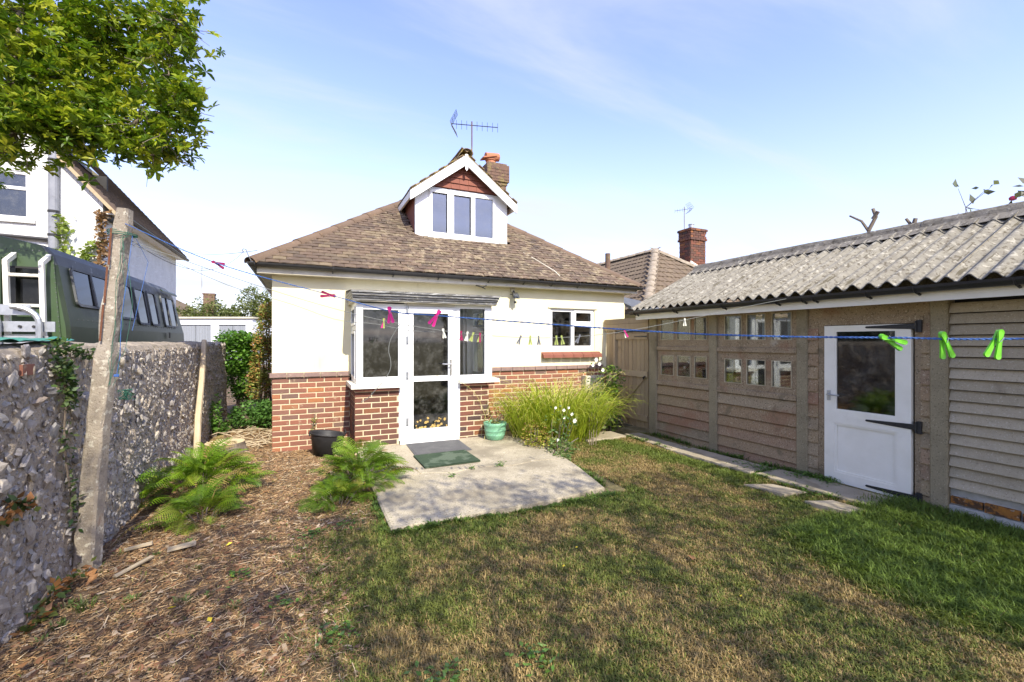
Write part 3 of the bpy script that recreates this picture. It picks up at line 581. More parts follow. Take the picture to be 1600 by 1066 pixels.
m = MB(); y = DY - .012; frame(m, 2.03, 3.33, 3.47, 4.33, y, .05, .07, wb=.06, wt=.055); m.box(2.405, 2.455, y + .002, y + .068, 3.53, 4.275); m.box(2.865, 2.915, y + .002, y + .068, 3.53, 4.275)
for a, b in ((2.045, 2.41), (2.45, 2.87)): frame(m, a, b, 3.495, 4.305, y - .016, .042, .015)
wf = m.build('window_frame', M['pvc'], dorm)
for a, b in ((2.08, 2.405), (2.455, 2.865), (2.915, 3.28)): pane(a, b, 3.53, 4.275, y + .03, dorm, 'glass_dorm')
MB().box(2.0, 3.36, DY - .07, DY - .03, 3.425, 3.468).build('dormer_sill', M['pvc'], dorm)
m = MB(); m.box(DX0 + .1, DX1 - .1, 9.2, 9.22, 3.3, 4.4); m.box(DX0 + .1, DX1 - .1, 8.3, 9.2, 4.4, 4.42); m.build('dormer_room', M['inner'], dorm)
# tile hanging in the gable: courses of tiles with wavy tails
for r_ in range(5):
    zb = 4.375 + r_ * .105
    half = (4.955 - zb) / DS; n = max(1, int(round(2 * half / .17)))
    for i in range(n):
        a, b = DR[0] - half + 2 * half * i / n, DR[0] - half + 2 * half * (i + 1) / n
        top = lambda x: min(zb + .112, dz_(x) - .05)
        zt = [min(zb + .115, dz_(x) - .055) for x in (a, b)]
        if max(zt) - zb < .02: continue
        zt = [max(z_, zb + .004) for z_ in zt]; yf = DY - .03
        MB().prism([(a + .002, yf + .012, zb), (b - .002, yf + .012, zb + random.uniform(-.004, .004)), (b - .002, yf + .035, zt[1]), (a + .002, yf + .035, zt[0])], (0, 0, 0), (0, -.014, 0)).build('hung_tile', M['red_tile'], dorm)
for sg in (-1, 1):
    xe = DXe0 if sg < 0 else DXe1; ze = dz_(xe); yb = DY - .16
    MB().prism([(DR[0], yb, DR[1] - .03), (xe, yb, ze - .03), (xe, yb, ze - .20), (DR[0], yb, DR[1] - .22)], (0, 0, 0), (0, .028, 0)).build('bargeboard', M['pvc'], dorm)
    # tiled slope
    slab = MB(); slab.prism([(DR[0], DY - .17, DR[1] - .028), (xe, DY - .17, ze - .028), (xe, DY - .17, ze - .010), (DR[0], DY - .17, DR[1] - .010)], (0, 0, 0), (0, 2.6, 0)); slab.build('dormer_deck', M['tile_moss'], dorm)
    dm = MB(); L_ = math.hypot(xe - DR[0], DR[1] - ze); rows_ = int(L_ / .1)
    for r in range(rows_ + 1):
        f = r / rows_; x_ = xe + (DR[0] - xe) * f; z_ = ze + (DR[1] - ze) * f
        yq = DY - .19 + (.08 if r % 2 else 0)
        while yq < 10.2:
            q = Vector((x_, yq, z_ + .0 + random.uniform(0, .008))); dm.r = random.random()
            ex = Vector((math.copysign(.12, DR[0] - xe) * math.cos(math.atan(DS)), 0, .12 * math.sin(math.atan(DS)) - .008)); ey = Vector((0, .162, 0)); up_ = Vector((0, 0, .016))
            dm.add([q, q + ey, q + ey + ex, q + ex, q + up_, q + ey + up_, q + ey + ex + up_, q + ex + up_], [(0, 3, 2, 1), (4, 5, 6, 7), (0, 1, 5, 4), (1, 2, 6, 5), (2, 3, 7, 6), (3, 0, 4, 7)]); yq += .168
    dm.build('dormer_tiles', M['tile_moss'], dorm, kind='stuff')
    MB().box(xe - .02 * sg - .02, xe - .02 * sg + .01, DY - .13, 9.6, ze - .14, ze - .03).build('dormer_fascia', M['white_paint'], dorm)
along((DR[0], DY - .22, DR[1] - .02), (DR[0], 10.2, DR[1] - .02), HTM, .40, dorm)
MB().prism([(2.665, DY - .178, 4.99), (2.715, DY - .178, 4.99), (2.715, DY - .178, 4.72), (2.69, DY - .178, 4.68), (2.665, DY - .178, 4.72)], (0, 0, 0), (0, .016, 0)).build('finial_strip', M['pvc'], dorm)
m = MB(); m.tube([(3.62, DY + .0, 3.33), (3.75, 7.85, 3.32), (3.95, 7.45, 3.06), (4.13, 7.12, 2.83), (4.16, 6.98, 2.72)], .010, 6); m.build('roof_cable', M['cream_paint'], H)
# chimney
m = MB(); cx, cy = 4.28, 10.4
def cbox(m, hw, z0, z1): m.box(cx - hw, cx + hw, cy - hw, cy + hw, z0, z1)
cbox(m, .235, 3.2, 5.40); cbox(m, .26, 5.40, 5.47); cbox(m, .295, 5.47, 5.88); cbox(m, .25, 5.88, 5.93)
ch = m.build('chimney', M['soot'], H)
for r in range(26):
    z = 3.85 + r * .076
    if z > 5.80: break
    hw = .235 if z < 5.38 else .295
    if 5.38 < z < 5.47: continue
    off = .11 if r % 2 else 0; x = cx - hw - off
    while x < cx + hw - .02:
        a, b = max(x, cx - hw), min(x + .21, cx + hw)
        if b - a > .04: MB().box(a + .003, b - .003, cy - hw - .008, cy - hw + .01, z, z + .066).build('brick', M['soot'], ch)
        x += .22
m = MB(); m.lathe([(.16, 0), (.13, .04), (.115, .10), (.14, .12), (.12, .14)], (cx - .08, cy, 5.93), 16); m.prism([(cx - .32, cy - .12, 6.06), (cx + .05, cy - .12, 6.16), (cx + .05, cy - .12, 6.19), (cx - .32, cy - .12, 6.09)], (0, 0, 0), (0, .24, 0)); m.tube([(cx - .22, cy, 6.14), (cx + .13, cy, 6.17)], .10, 12)
m.build('chimney_pot', M['terracotta'], ch)
def aerial(name, label, base, h, boomdir, blen, n, s=1.0, back=True):
    b = Vector(base); root = thing(name, label, 'aerial', base); top = b + Vector((0, 0, h)); d = Vector(boomdir).normalized()
    MB().tube([b, top], .019 * s, 8).build('mast', M['soot'], root)
    m = MB(); a0 = top - d * blen * .45 - Vector((0, 0, .05)); a1 = top + d * blen * .55 - Vector((0, 0, .16)); m.tube([a0, a1], .011 * s, 6); m.build('boom', M['wire'], root)
    up = Vector((0, 0, 1))
    for i in range(n):
        P_ = a0.lerp(a1, .12 + .88 * i / (n - 1)); MB().tube([P_ - up * .13 * s, P_ + up * .11 * s], .0052 * s, 5).build('element', M['wire'], root)
    if back:
        for sg in (1, -1):
            m = MB(); q = d.cross(up).normalized()
            for k in range(-2, 3): m.tube([a0 + q * .07 * k, a0 + q * .07 * k + up * .30 * sg * s + d * .16], .005 * s, 5)
            for k in (.3, .65, 1): m.tube([a0 - q * .15 + (up * .30 * sg * s + d * .16) * k, a0 + q * .15 + (up * .30 * sg * s + d * .16) * k], .005 * s, 5)
            m.build('reflector', M['wire'], root)
    return root
aerial('television_aerial', 'rusty masted television aerial above the dormer ridge', (4.02, 11.3, 4.6), 2.80, (.9, -.42, 0), 1.25, 9, 1.0)
# security light under the eaves
s_ = thing('security_light', 'small black floodlight with sensor under the bungalow eaves', 'light', (3.28, FY, 2.38))
m = MB(); m.box(3.245, 3.315, FY - .05, FY - .002, 2.40, 2.47); m.build('back_box', M['cream_paint'], s_)
m = MB(); m.tube([(3.28, FY - .05, 2.42), (3.28, FY - .09, 2.40)], .012, 6); m.tube([(3.21, FY - .07, 2.36), (3.35, FY - .07, 2.36)], .007, 6); m.build('bracket', M['iron'], s_)
m = MB(); m.prism([(3.23, FY - .17, 2.28), (3.35, FY - .17, 2.28), (3.34, FY - .12, 2.38), (3.24, FY - .12, 2.38)], (0, 0, 0), (0, .035, .012)); m.build('lamp_head', M['iron'], s_)
MB().box(3.243, 3.337, FY - .178, FY - .171, 2.292, 2.35).build('lens', M['glass_clear'], s_)
m = MB(); m.lathe([(.0, 0), (.02, .004), (.026, .02), (.02, .04), (0, .045)], (3.29, FY - .11, 2.20), 12); m.build('sensor', M['iron'], s_)
m = MB(); m.tube([(2.55, 6.98, 2.47), (2.66, 6.93, 2.44), (2.72, 6.92, 2.47)], .010, 6); m.tube([(2.60, 6.98, 2.47), (2.70, 6.92, 2.41)], .007, 6); m.build('line_hook', M['iron'], label='rusty iron hook under the eaves to the left of the floodlight', cat='hook')
# ---------------- concrete garage ----------------
GX = 5.23
G = thing('garage', 'long precast concrete garage with corrugated roof and white side door', 'garage', (6.45, 2.7, 0))
PY = [(5.70, 5.88), (4.51, 4.65), (3.26, 3.39), (2.02, 2.15), (.78, .91), (-.46, -.33)]
for a, b in PY:
    m = MB(); c = .012; m.prism([(GX, a + c, -.1), (GX + c, a, -.1), (GX + .12, a, -.1), (GX + .12, b, -.1), (GX + c, b, -.1), (GX, b - c, -.1)], (0, 0, 0), (0, 0, 2.02)); m.build('concrete_column', M['post_c'], G)
def board_piece(y0, y1, z0, z1, x=GX + .035, lap=.022, mt='agg_red', name='concrete_board', seed=0):
    """one cast course: bottom edge proud, top edge set back"""
    j = random.uniform(-.002, .002)
    m = MB(); m.prism([(x - lap + j, y0, z0 + .004), (x + .03, y0, z0 + .004), (x + .03, y0, z1 - .004), (x + .012, y0, z1 - .004), (x + lap * .1 + j, y0, z1 - .016)], (0, 0, 0), (0, y1 - y0, 0)); return m.build(name, M[mt], G)
def garage_windows(y0, y1, panes):
    """wall panel with two rows of three lights"""
    m = MB()
    # build the panel as strips round the openings (holes in Y and Z)
    Ys = sorted({y0, y1, *[p[0] for p in panes], *[p[1] for p in panes]}); Zs = sorted({.84, 1.92, *[p[2] for p in panes], *[p[3] for p in panes]})
    for a, b in zip(Ys, Ys[1:]):
        for c_, d in zip(Zs, Zs[1:]):
            if any(p[0] <= a and b <= p[1] and p[2] <= c_ and d <= p[3] for p in panes): continue
            m.box(GX + .03, GX + .09, a, b, c_, d)
    m.build('window_panel', M['agg'], G)
    for z in (.845, 1.405):
        m = MB(); m.prism([(GX + .002, y0, z), (GX + .029, y0, z - .005), (GX + .029, y0, z + .065), (GX + .012, y0, z + .055)], (0, 0, 0), (0, y1 - y0, 0)); m.build('window_ledge', M['agg'], G)
    for a, b, c_, d in panes:
        m = MB(); w_ = .009
        for q in ((a, a + w_, c_, d), (b - w_, b, c_, d), (a + w_, b - w_, c_, c_ + w_), (a + w_, b - w_, d - w_, d)): m.box(GX + .022, GX + .075, *q)
        fr = m.build('window_frame', M['win_frame'], G)
        MB().box(GX + .034, GX + .040, a + w_, b - w_, c_ + w_, d - w_).build('pane', M['glass_shed'], fr)
P1 = [(5.34, 5.62), (5.00, 5.27), (4.70, 4.93)]
garage_windows(4.65, 5.70, [(a, b, 1.565, 1.90) for a, b in P1] + [(a, b, 1.0, 1.325) for a, b in P1])
P2 = [(4.13, 4.40), (3.79, 4.06), (3.455, 3.71)]
garage_windows(3.39, 4.51, [(a, b, 1.56, 1.90) for a, b in P2] + [(a, b, .98, 1.31) for a, b in P2])
for (y0, y1) in ((4.65, 5.70), (3.39, 4.51)):
    zz_ = [-.06, .10, .245, .385, .53, .685, .84]
    for a, b in zip(zz_, zz_[1:]): board_piece(y0, y1, a, b)
# door bay
for y0, y1, st in ((3.075, 3.26, .145), (2.15, 2.27, .1475)):
    z = -.04
    m = MB(); m.box(GX + .03, GX + .09, y0, y1, -.1, 1.75); m.build('door_jamb', M['agg'], G)
    ya, yb = (y0 + .075, y1) if y0 > 3 else (y0, y1 - .05)
    while z < 1.70: board_piece(ya, yb, z, min(z + st, 1.73), x=GX + .024, lap=.014, mt='agg_red'); z += st
MB().box(GX + .028, GX + .09, 2.15, 3.26, 1.722, 1.92).build('lintel', M['agg'], G)
MB().box(GX + .018, GX + .026, 2.20, 3.14, 1.722, 1.79).build('lintel', M['agg'], G)
m = MB(); w_ = .095
def yb_(m, a, b, c_, d, x0=GX + .0, x1=GX + .04): m.box(x0, x1, a, b, c_, d)
yb_(m, 2.285, 2.40, .02, 1.715); yb_(m, 2.965, 3.07, .02, 1.715); yb_(m, 2.40, 2.965, 1.665, 1.715); yb_(m, 2.40, 2.965, .66, .80); yb_(m, 2.40, 2.965, .02, .13)
yb_(m, 2.40, 2.965, .13, .66, GX + .018, GX + .03)
for q in ((2.40, 2.42, .13, .66), (2.945, 2.965, .13, .66), (2.42, 2.945, .13, .15), (2.42, 2.945, .64, .66)): yb_(m, *q, GX + .006, GX + .017)
for q in ((2.40, 2.415, .80, 1.665), (2.95, 2.965, .80, 1.665), (2.415, 2.95, .80, .815), (2.415, 2.95, 1.65, 1.665)): yb_(m, *q, GX + .004, GX + .03)
gd = m.build('door', M['white_paint'], G)
MB().box(GX + .018, GX + .024, 2.415, 2.95, .815, 1.65).build('pane', M['glass_dirty'], gd)
for z in (1.69, .735, .065):
    m = MB(); m.prism([(GX - .006, 2.245, z - .028), (GX - .006, 2.245, z + .028), (GX - .006, 2.66, z + .010), (GX - .006, 2.67, z), (GX - .006, 2.66, z - .010)], (0, 0, 0), (.005, 0, 0)); m.box(GX - .008, GX + .018, 2.205, 2.243, z - .058, z + .058)
    m.tube([(GX - .014, 2.244, z - .05), (GX - .014, 2.244, z + .05)], .008, 8)
    for yy in (2.30, 2.40, 2.5, 2.6): m.tube([(GX - .009, yy, z), (GX - .006, yy, z)], .006, 6)
    m.build('strap_hinge', M['iron'], gd)
m = MB(); m.box(GX - .007, GX - .001, 3.005, 3.04, .90, 1.01); m.tube([(GX - .007, 3.02, .965), (GX - .04, 3.02, .965), (GX - .045, 3.0, .965), (GX - .04, 2.90, .965)], .008, 8); m.build('handle', M['galv'], gd)
# boarded bays nearest the camera
zs_ = [.235 + i * .0977 for i in range(18)]
for y0, y1 in ((.91, 2.02), (-.33, .78)):
    for a, b in zip(zs_, zs_[1:]): board_piece(y0 + .003, y1 - .003, a, b, x=GX + .045, lap=.026, mt='board', name='board')
    m = MB(); m.box(GX + .06, GX + .12, y0, y1, -.1, .235); m.build('plinth', M['whitewash'], G)
    y = y0
    while y < y1 - .03:
        L = min(.215, y1 - y); m = MB()
        z1 = .165 + random.uniform(-.014, .004); m.box(GX + .028 + random.uniform(-.006, .006), GX + .058, y + .003, y + L - .004, .09 + random.uniform(-.01, .01), z1); m.build('lichen_brick', M['rust'], G); y += .222
    m = MB()
    k = int((y1 - y0) / .05); m.add([(GX + .035 + random.uniform(-.01, .008), y0 + (y1 - y0) * i / k, -.05) for i in range(k + 1)] + [(GX + .03 + random.uniform(-.008, .008), y0 + (y1 - y0) * i / k, .085 + random.uniform(-.015, .01)) for i in range(k + 1)] + [(GX + .065, y0 + (y1 - y0) * i / k, .09) for i in range(k + 1)],
          [(i, k + 1 + i, k + 2 + i, i + 1) for i in range(k)] + [(k + 1 + i, 2 * k + 2 + i, 2 * k + 3 + i, k + 2 + i) for i in range(k)]); m.build('whitewashed_footing', M['whitewash'], G)
MB().box(GX + .13, GX + .16, -.33, 2.02, 0, 2.03).build('added_backing', M['iron'], G)  # dark panels added behind the boards to block sky light leaking through
MB().box(GX + .125, GX + .155, 2.02, 5.82, 1.93, 2.06).build('added_backing', M['iron'], G)
m = MB(); m.box(GX + .122, 7.67, 5.82, 5.88, -.1, 1.95); m.box(GX + .122, 7.67, -.5, -.44, -.1, 1.95); m.box(7.6, 7.67, -.44, 5.82, -.1, 1.95); m.box(GX + .15, 7.6, -.44, 5.82, 0, .01); m.build('back_walls', M['agg'], G)
m = MB(); m.prism([(5.3, 5.84, 1.951), (7.6, 5.84, 1.951), (6.45, 5.84, 2.62)], (0, 0, 0), (0, .03, 0)); m.build('gable_end', M['agg'], G)
for k_, (a, b) in enumerate(P2): MB().box(GX + .10, GX + .106, a + (.02 if k_ else .15), a + (.10 if k_ else .23), 1.45, 1.9).build('curtain', M['curtain'], G)
for a, b in P2[:2]: MB().box(GX + .12, GX + .126, b - .06, b + .02, .95, 1.9).build('curtain', M['curtain'], G)
MB().box(GX + .13, GX + .14, 4.66, 5.69, 1.5, 1.915).build('window_backing', M['agg'], G)
m = MB(); m.box(5.7, 6.1, 3.3, 4.6, .0, .8); m.box(7.0, 7.4, 3.0, 5.4, .6, 1.5); m.build('stored_boxes', M['inner'], label='pale clutter seen dimly through the garage windows', cat='boxes')
# roof
PITCH = .146; RS = .5
def corr_mesh(n_cor, x0, x1):
    vs = []; ns = n_cor * 8; A_ = .027
    for th in (0, -.009):
        for x in (x0, x1):
            for i in range(ns + 1):
                y = i * PITCH / 8; vs.append((x, y, RS * x + A_ * math.cos(2 * math.pi * i / 8) + th))
    k = ns + 1; fs = [(i, k + i, k + i + 1, i + 1) for i in range(ns)] + [(2 * k + i + 1, 3 * k + i + 1, 3 * k + i, 2 * k + i) for i in range(ns)] + [(i, i + 1, 2 * k + i + 1, 2 * k + i) for i in range(ns)] + [(k + i + 1, k + i, 3 * k + i, 3 * k + i + 1) for i in range(ns)] + [(0, 2 * k, 3 * k, k), (ns, k + ns, 3 * k + ns, 2 * k + ns)]
    m = MB(); m.add(vs, fs); return m.mesh('roof_sheet', M['corr'], True)
lowm = corr_mesh(7, 0, 1.40); upm = corr_mesh(7, 0, .27)
EX0 = 4.925
def sharp(me):
    me.polygons.foreach_set('use_smooth', [True] * len(me.polygons))
    try: me.set_sharp_from_angle(angle=R(50))
    except Exception: pass
sharp(lowm); sharp(upm)
ZR0 = 2.075
for k in range(7):
    y = 5.93 - (k + 1) * 6.9 * PITCH
    lift = .007 if k % 2 else 0
    link('roof_sheet', lowm, G, loc=(EX0, y, ZR0 + lift + random.uniform(0, .004)), rot=(random.gauss(0, .001), 0, random.gauss(0, .001)))
    xo = 1.27 + random.uniform(-.01, .01)
    link('roof_sheet', upm, G, loc=(EX0 + xo, y, ZR0 + xo * RS + .018 + lift))
for k in range(7):
    y = 5.93 - (k + 1) * 6.9 * PITCH
    o = link('roof_sheet', lowm, G, loc=(7.97, y + 7 * PITCH, ZR0), rot=(0, 0, math.pi))
    o = link('roof_sheet', upm, G, loc=(6.45 + .26, y + 7 * PITCH, ZR0 + (7.97 - 6.71) * .5 + .018), rot=(0, 0, math.pi))
rx, rzz = 6.45, ZR0 + RS * 1.52 + .03
for k in range(6):
    y0, y1 = 5.95 - (k + 1) * 1.1, 5.95 - k * 1.1 + .04; e = .006 if k % 2 else 0
    m = MB(); prof = [(-.24, -.118), (-.10, -.03), (-.075, .015), (-.045, .048), (0, .062), (.045, .048), (.075, .015), (.10, -.03), (.24, -.115)]
    n = len(prof); ny = 10; rr = random.Random(k)
    vs = [(rx + a + rr.uniform(-.003, .003), y0 + (y1 - y0) * j / ny, rzz + b + e + rr.uniform(-.004, .004)) for j in range(ny + 1) for a, b in prof]
    vs += [(rx + a, y0 + (y1 - y0) * j / ny, rzz + b + e - .012) for j in (0, ny) for a, b in prof]
    q = (ny + 1) * n
    fs = [(j * n + i, j * n + i + 1, (j + 1) * n + i + 1, (j + 1) * n + i) for j in range(ny) for i in range(n - 1)] + [(i, q + i, q + i + 1, i + 1) for i in range(n - 1)] + [(ny * n + i + 1, q + n + i + 1, q + n + i, ny * n + i) for i in range(n - 1)]
    m.add(vs, fs); m.build('ridge_cap', M['corr_ridge'], G, smooth=False)
MB().box(5.0, 5.022, -.5, 5.93, 1.902, 2.0).build('fascia', M['white_paint'], G)
MB().box(5.023, GX + .12, -.5, 5.90, 1.925, 1.94).build('soffit', M['white_paint'], G)
m = MB(); gutter(m, (4.945, 5.99, 2.045), (4.945, -.5, 2.035), (-1, 0, 0), .060); gg = m.build('gutter', M['black_plastic'], G)
for y in (5.85, 5.0, 4.15, 3.42, 3.12, 3.0, 2.5, 2.12, 1.5, .8):
    m = MB(); m.tube([(4.945 - .056 * math.cos(a), y, 2.03 - .056 * math.sin(a)) for a in [math.pi * k / 8 for k in range(9)]], .007, 6); m.tube([(4.97, y, 1.975), (5.0, y, 1.965)], .012, 6); m.build('gutter_bracket', M['black_plastic'], gg)

# side gate between bungalow and garage
GT = thing('garden_gate', 'weathered timber ledged and braced gate between bungalow and garage', 'gate', (5.25, 6.35, 0))
y = 5.925; i = 0
while y < 6.76:
    w_ = .094; MB().box(5.262 + random.uniform(-.002, .002), 5.284, y, y + w_, .05 + random.uniform(0, .02), 1.70 + random.uniform(-.01, .01)).build('gate_board', M['timber'], GT); y += w_ + .009; i += 1
for z in (.18, .93, 1.58): MB().box(5.236, 5.260, 5.93, 6.77, z, z + .10).build('rail', M['timber'], GT)
MB().prism([(5.238, 6.74, .28), (5.238, 6.68, .28), (5.238, 5.98, .92), (5.238, 6.04, .92)], (0, 0, 0), (.02, 0, 0)).build('brace', M['timber'], GT)
m = MB(); m.prism([(5.231, 5.93, 1.615), (5.231, 5.93, 1.64), (5.231, 6.25, 1.632), (5.231, 6.25, 1.622)], (0, 0, 0), (.004, 0, 0)); m.build('hinge', M['iron'], GT)
m = MB(); m.tube([(5.23, 6.0, .90), (5.215, 6.0, .93), (5.215, 5.95, .95)], .012, 6); m.build('latch', M['iron'], GT)
GF = thing('gate_surround', 'timber post, infill boards and thick lintel around the side gate', 'gate frame', (5.25, 6.95, 0))
for y in (6.79, 6.895, 6.99): MB().box(5.262, 5.282, y, y + .098, .05, 1.74).build('infill_board', M['timber'], GF)
MB().box(5.225, 5.30, 6.775, 6.788 + .04, 0, 1.78).build('gate_post', M['timber'], GF)
for z0, z1 in ((1.745, 1.86), (1.863, 1.955)): MB().box(5.22, 5.30, 5.885, 7.09, z0, z1).build('lintel_beam', M['timber'], GF)
MB().box(5.284, 5.30, 5.9, 7.1, 1.70, 1.744).build('dark_gap_board', M['iron'], GF)

# ---------------- flint wall ----------------
FW = thing('flint_wall', 'tall flint and mortar boundary wall along the left of the garden', 'wall', (-1.6, 5.4, 0))
def wx(y, z): return -1.42 + .03 * mn.noise(Vector((y * .8, z * 1.2, 3))) + .014 * mn.noise(Vector((y * 5, z * 5, 7))) + (.02 * (1 - z) if z < 1 else 0) - (.015 if y > 8.2 else 0)
def wh(y): return 1.515 + .02 * mn.noise(Vector((y * 1.3, 9, 0)))
ny, nz = 200, 22; Y0, Y1 = .4, 10.4
vs = []
for j in range(ny + 1):
    y = Y0 + (Y1 - Y0) * j / ny; h = wh(y)
    for i in range(nz + 1):
        z = -.12 + (h - .05 + .12) * i / nz; vs.append((wx(y, z) + random.gauss(0, .006), y, z))
    for dx, dz__ in ((-.03, -.01), (-.10, .015), (-.20, .02), (-.30, .0), (-.345, -.05), (-.35, -1.6)): vs.append((wx(y, h) + dx, y + random.gauss(0, .003), h + dz__ + random.gauss(0, .004)))
k = nz + 7
fs = [(j * k + i, j * k + i + 1, (j + 1) * k + i + 1, (j + 1) * k + i) for j in range(ny) for i in range(k - 1)]
fs += [tuple(range(k - 1, -1, -1)), tuple(range(ny * k, (ny + 1) * k))]
mi = [1 if (f[0] % k) >= nz else 0 for f in fs]
m = MB(); m.add(vs, fs); m.mi = mi; m.build('mortar_core', [M['fmortar'], M['fcap']], FW)
def flint_mesh(seed):
    import bmesh
    bm = bmesh.new(); bmesh.ops.create_icosphere(bm, subdivisions=2 if seed < 6 else 1, radius=1)
    rr = random.Random(seed); off = Vector((rr.random() * 50, rr.random() * 50, 0))
    for v in bm.verts: v.co *= 1 + .7 * mn.noise(v.co * 1.2 + off) + .3 * mn.noise(v.co * 3 + off)
    me = bpy.data.meshes.new('flint'); bm.to_mesh(me); bm.free(); me.materials.append(M['flint']); return me
FMs = [flint_mesh(s) for s in range(12)]
rr = random.Random(5); cand = []
cell = {}
def tryadd(y, z, s):
    key = (int(y / .12), int(z / .12))
    for a in (-1, 0, 1):
        for b in (-1, 0, 1):
            for (yy, zz__, ss) in cell.get((key[0] + a, key[1] + b), ()):
                if (yy - y) ** 2 + (zz__ - z) ** 2 < ((s + ss) * .92) ** 2: return False
    cell.setdefault(key, []).append((y, z, s)); cand.append((y, z, s)); return True
for n_, s0, s1 in ((500, .028, .050), (12000, .015, .030), (26000, .008, .016)):
    for _ in range(n_):
        y = rr.uniform(.5, 10.3); z = rr.uniform(.0, 1.46); s = rr.uniform(s0, s1)
        if s1 < .02 and (y > 7 or y < 2.4): continue
        if y < 4.1 and s1 < .04 and rr.random() < .35: continue
        tryadd(y, z, s)
for _ in range(240): tryadd(rr.uniform(.5, 10.3), 1.475 + rr.uniform(-.015, .015), rr.uniform(.03, .048))
cand.sort(key=lambda c: -(c[2] / math.hypot(1.42, c[0])) if 2.6 < c[0] else 1)
fld = MB(); nf = 0
for i, (y, z, s) in enumerate(cand):
    me = FMs[rr.randrange(6)] if i < 290 else FMs[rr.randrange(6, 12)]
    big = s > .03; loc = Vector((wx(y, z) + (.001 if big else -.001), y, z))
    rot = Euler((rr.uniform(0, 6.28), rr.gauss(0, .25), rr.gauss(0, .2))); sc = Vector((s * rr.uniform(.38, .6), s * rr.uniform(.9, 1.3), s * rr.uniform(.7, 1.0)))
    if i < 290: link('flint', me, FW, loc=loc, rot=rot, scale=sc)
    else:
        fld.r = rr.random() * .999 + .0005; Rm = rot.to_matrix(); fld.add([loc + Rm @ Vector((v.co.x * sc.x, v.co.y * sc.y, v.co.z * sc.z)) for v in me.vertices], [tuple(p.vertices) for p in me.polygons])
fld.build('small_flints', M['flint'], FW, kind='stuff', smooth=False)

MB().box(-1.45, -1.405, 3.34, 3.46, 1.36, 1.42).build('wall_brick', M['brick'], FW)

# leaning concrete post with washing lines
def bent_box(m, pts, ws, hs, ang):
    n = len(pts); vs = []; c_ = .22
    for P_, w_, h_ in zip(pts, ws, hs):
        for a, b in ((-1, -1 + c_), (-1 + c_, -1), (1 - c_, -1), (1, -1 + c_), (1, 1 - c_), (1 - c_, 1), (-1 + c_, 1), (-1, 1 - c_)):
            x, y = a * w_, b * h_; vs.append((P_[0] + x * math.cos(ang) - y * math.sin(ang) + random.gauss(0, .0025), P_[1] + x * math.sin(ang) + y * math.cos(ang) + random.gauss(0, .0025), P_[2] + random.gauss(0, .002)))
    m.add(vs, [(i * 8 + k, i * 8 + (k + 1) % 8, (i + 1) * 8 + (k + 1) % 8, (i + 1) * 8 + k) for i in range(n - 1) for k in range(8)] + [tuple(range(7, -1, -1)), tuple(range((n - 1) * 8, n * 8))])
CP = thing('concrete_post', 'leaning lichened concrete washing-line post against the flint wall', 'post', (-1.36, 3.93, 0))
N = 26; a0, a1 = Vector((-1.345, 3.925, -.12)), Vector((-1.098, 3.807, 2.43))
pts = [a0.lerp(a1, i / N) + Vector((.020 * math.sin(i / N * 3.1) * -1, 0, 0)) for i in range(N + 1)]
m = MB(); bent_box(m, pts, [.060 - .021 * i / N + (.006 * math.sin(i * 2.1)) * (1 if i > 14 else .2) for i in range(N + 1)], [.055 - .019 * i / N + (.005 * math.sin(i * 1.7)) * (1 if i > 14 else .2) for i in range(N + 1)], R(-14))
m.build('post_shaft', M['old_post'], CP)
for k_ in range(3):
    z = 1.55 + k_ * .25; q = a0.lerp(a1, (z + .12) / 2.55); m = MB(); d = (a1 - a0).normalized(); m.tube([q + Vector((-.045, -.055, 0)) + Vector((random.gauss(0, .003), 0, 0)), q + Vector((-.045, -.055, 0)) + d * .24], .006, 5); m.build('rusty_rod', mat('rust_rod_%d' % k_, (.12, .05, .03), (.2, .08, .04), 30, .9) if k_ == 0 else m_r, CP)
    if k_ == 0: m_r = bpy.data.materials['rust_rod_0']
# things leaning / lying round the wall
m = MB(); m.tube([(-1.31, 7.09, -.05), (-1.34, 7.35, .5), (-1.345, 7.62, 1.0), (-1.36, 7.88, 1.56)], [.042, .04, .036, .032], 8)
m.build('leaning_stick', M['stick'], label='pale bare pole leaning upright against the far end of the flint wall', cat='pole')
st = thing('tree_stump', 'freshly cut low tree stump with pale top behind the left fern', 'stump', (-1.02, 7.35, 0))
m = MB(); prof = [(.34, -.1), (.28, .03), (.245, .10), (.24, .145)]; m.lathe(prof, (-1.02, 7.35, 0), 26); m.v = [(x + .03 * mn.noise(Vector((x * 6, y * 6, z * 4))), y + .04 * mn.noise(Vector((y * 6, x * 6, 3))), z) for x, y, z in m.v]; m.build('stump_bark', M['bark'], st)
m = MB(); m.lathe([(.001, .150), (.12, .152), (.235, .145), (.24, .13)], (-1.02, 7.35, 0), 26); m.v = [(x + .03 * mn.noise(Vector((x * 6, y * 6, z * 4))), y + .04 * mn.noise(Vector((y * 6, x * 6, 3))), z) for x, y, z in m.v]; m.build('cut_face', M['stump_top'], st)
for i, (x, y, L, w_, a, lb) in enumerate(((-1.05, 3.80, .26, .03, 1.0, 'longest bleached wood strip on the mulch beside the concrete post'), (-1.12, 4.15, .16, .035, .35, 'short bleached stick end nearest the flint wall'), (-.83, 4.02, .17, .06, .15, 'short flat grey board lying on the mulch right of the longest strip'))):
    m = MB(); m.box(-L / 2, L / 2, -w_ / 2, w_ / 2, 0, .014); m.v = [(p[0] + random.gauss(0, .004), p[1] + random.gauss(0, .004), p[2]) for p in m.v]
    m.build('wood_offcut', M['scrap'], label=lb, cat='wood scrap', loc=(x, y, .03), rot=(random.gauss(0, .03), random.gauss(0, .05), a), group='wood offcuts on the mulch')

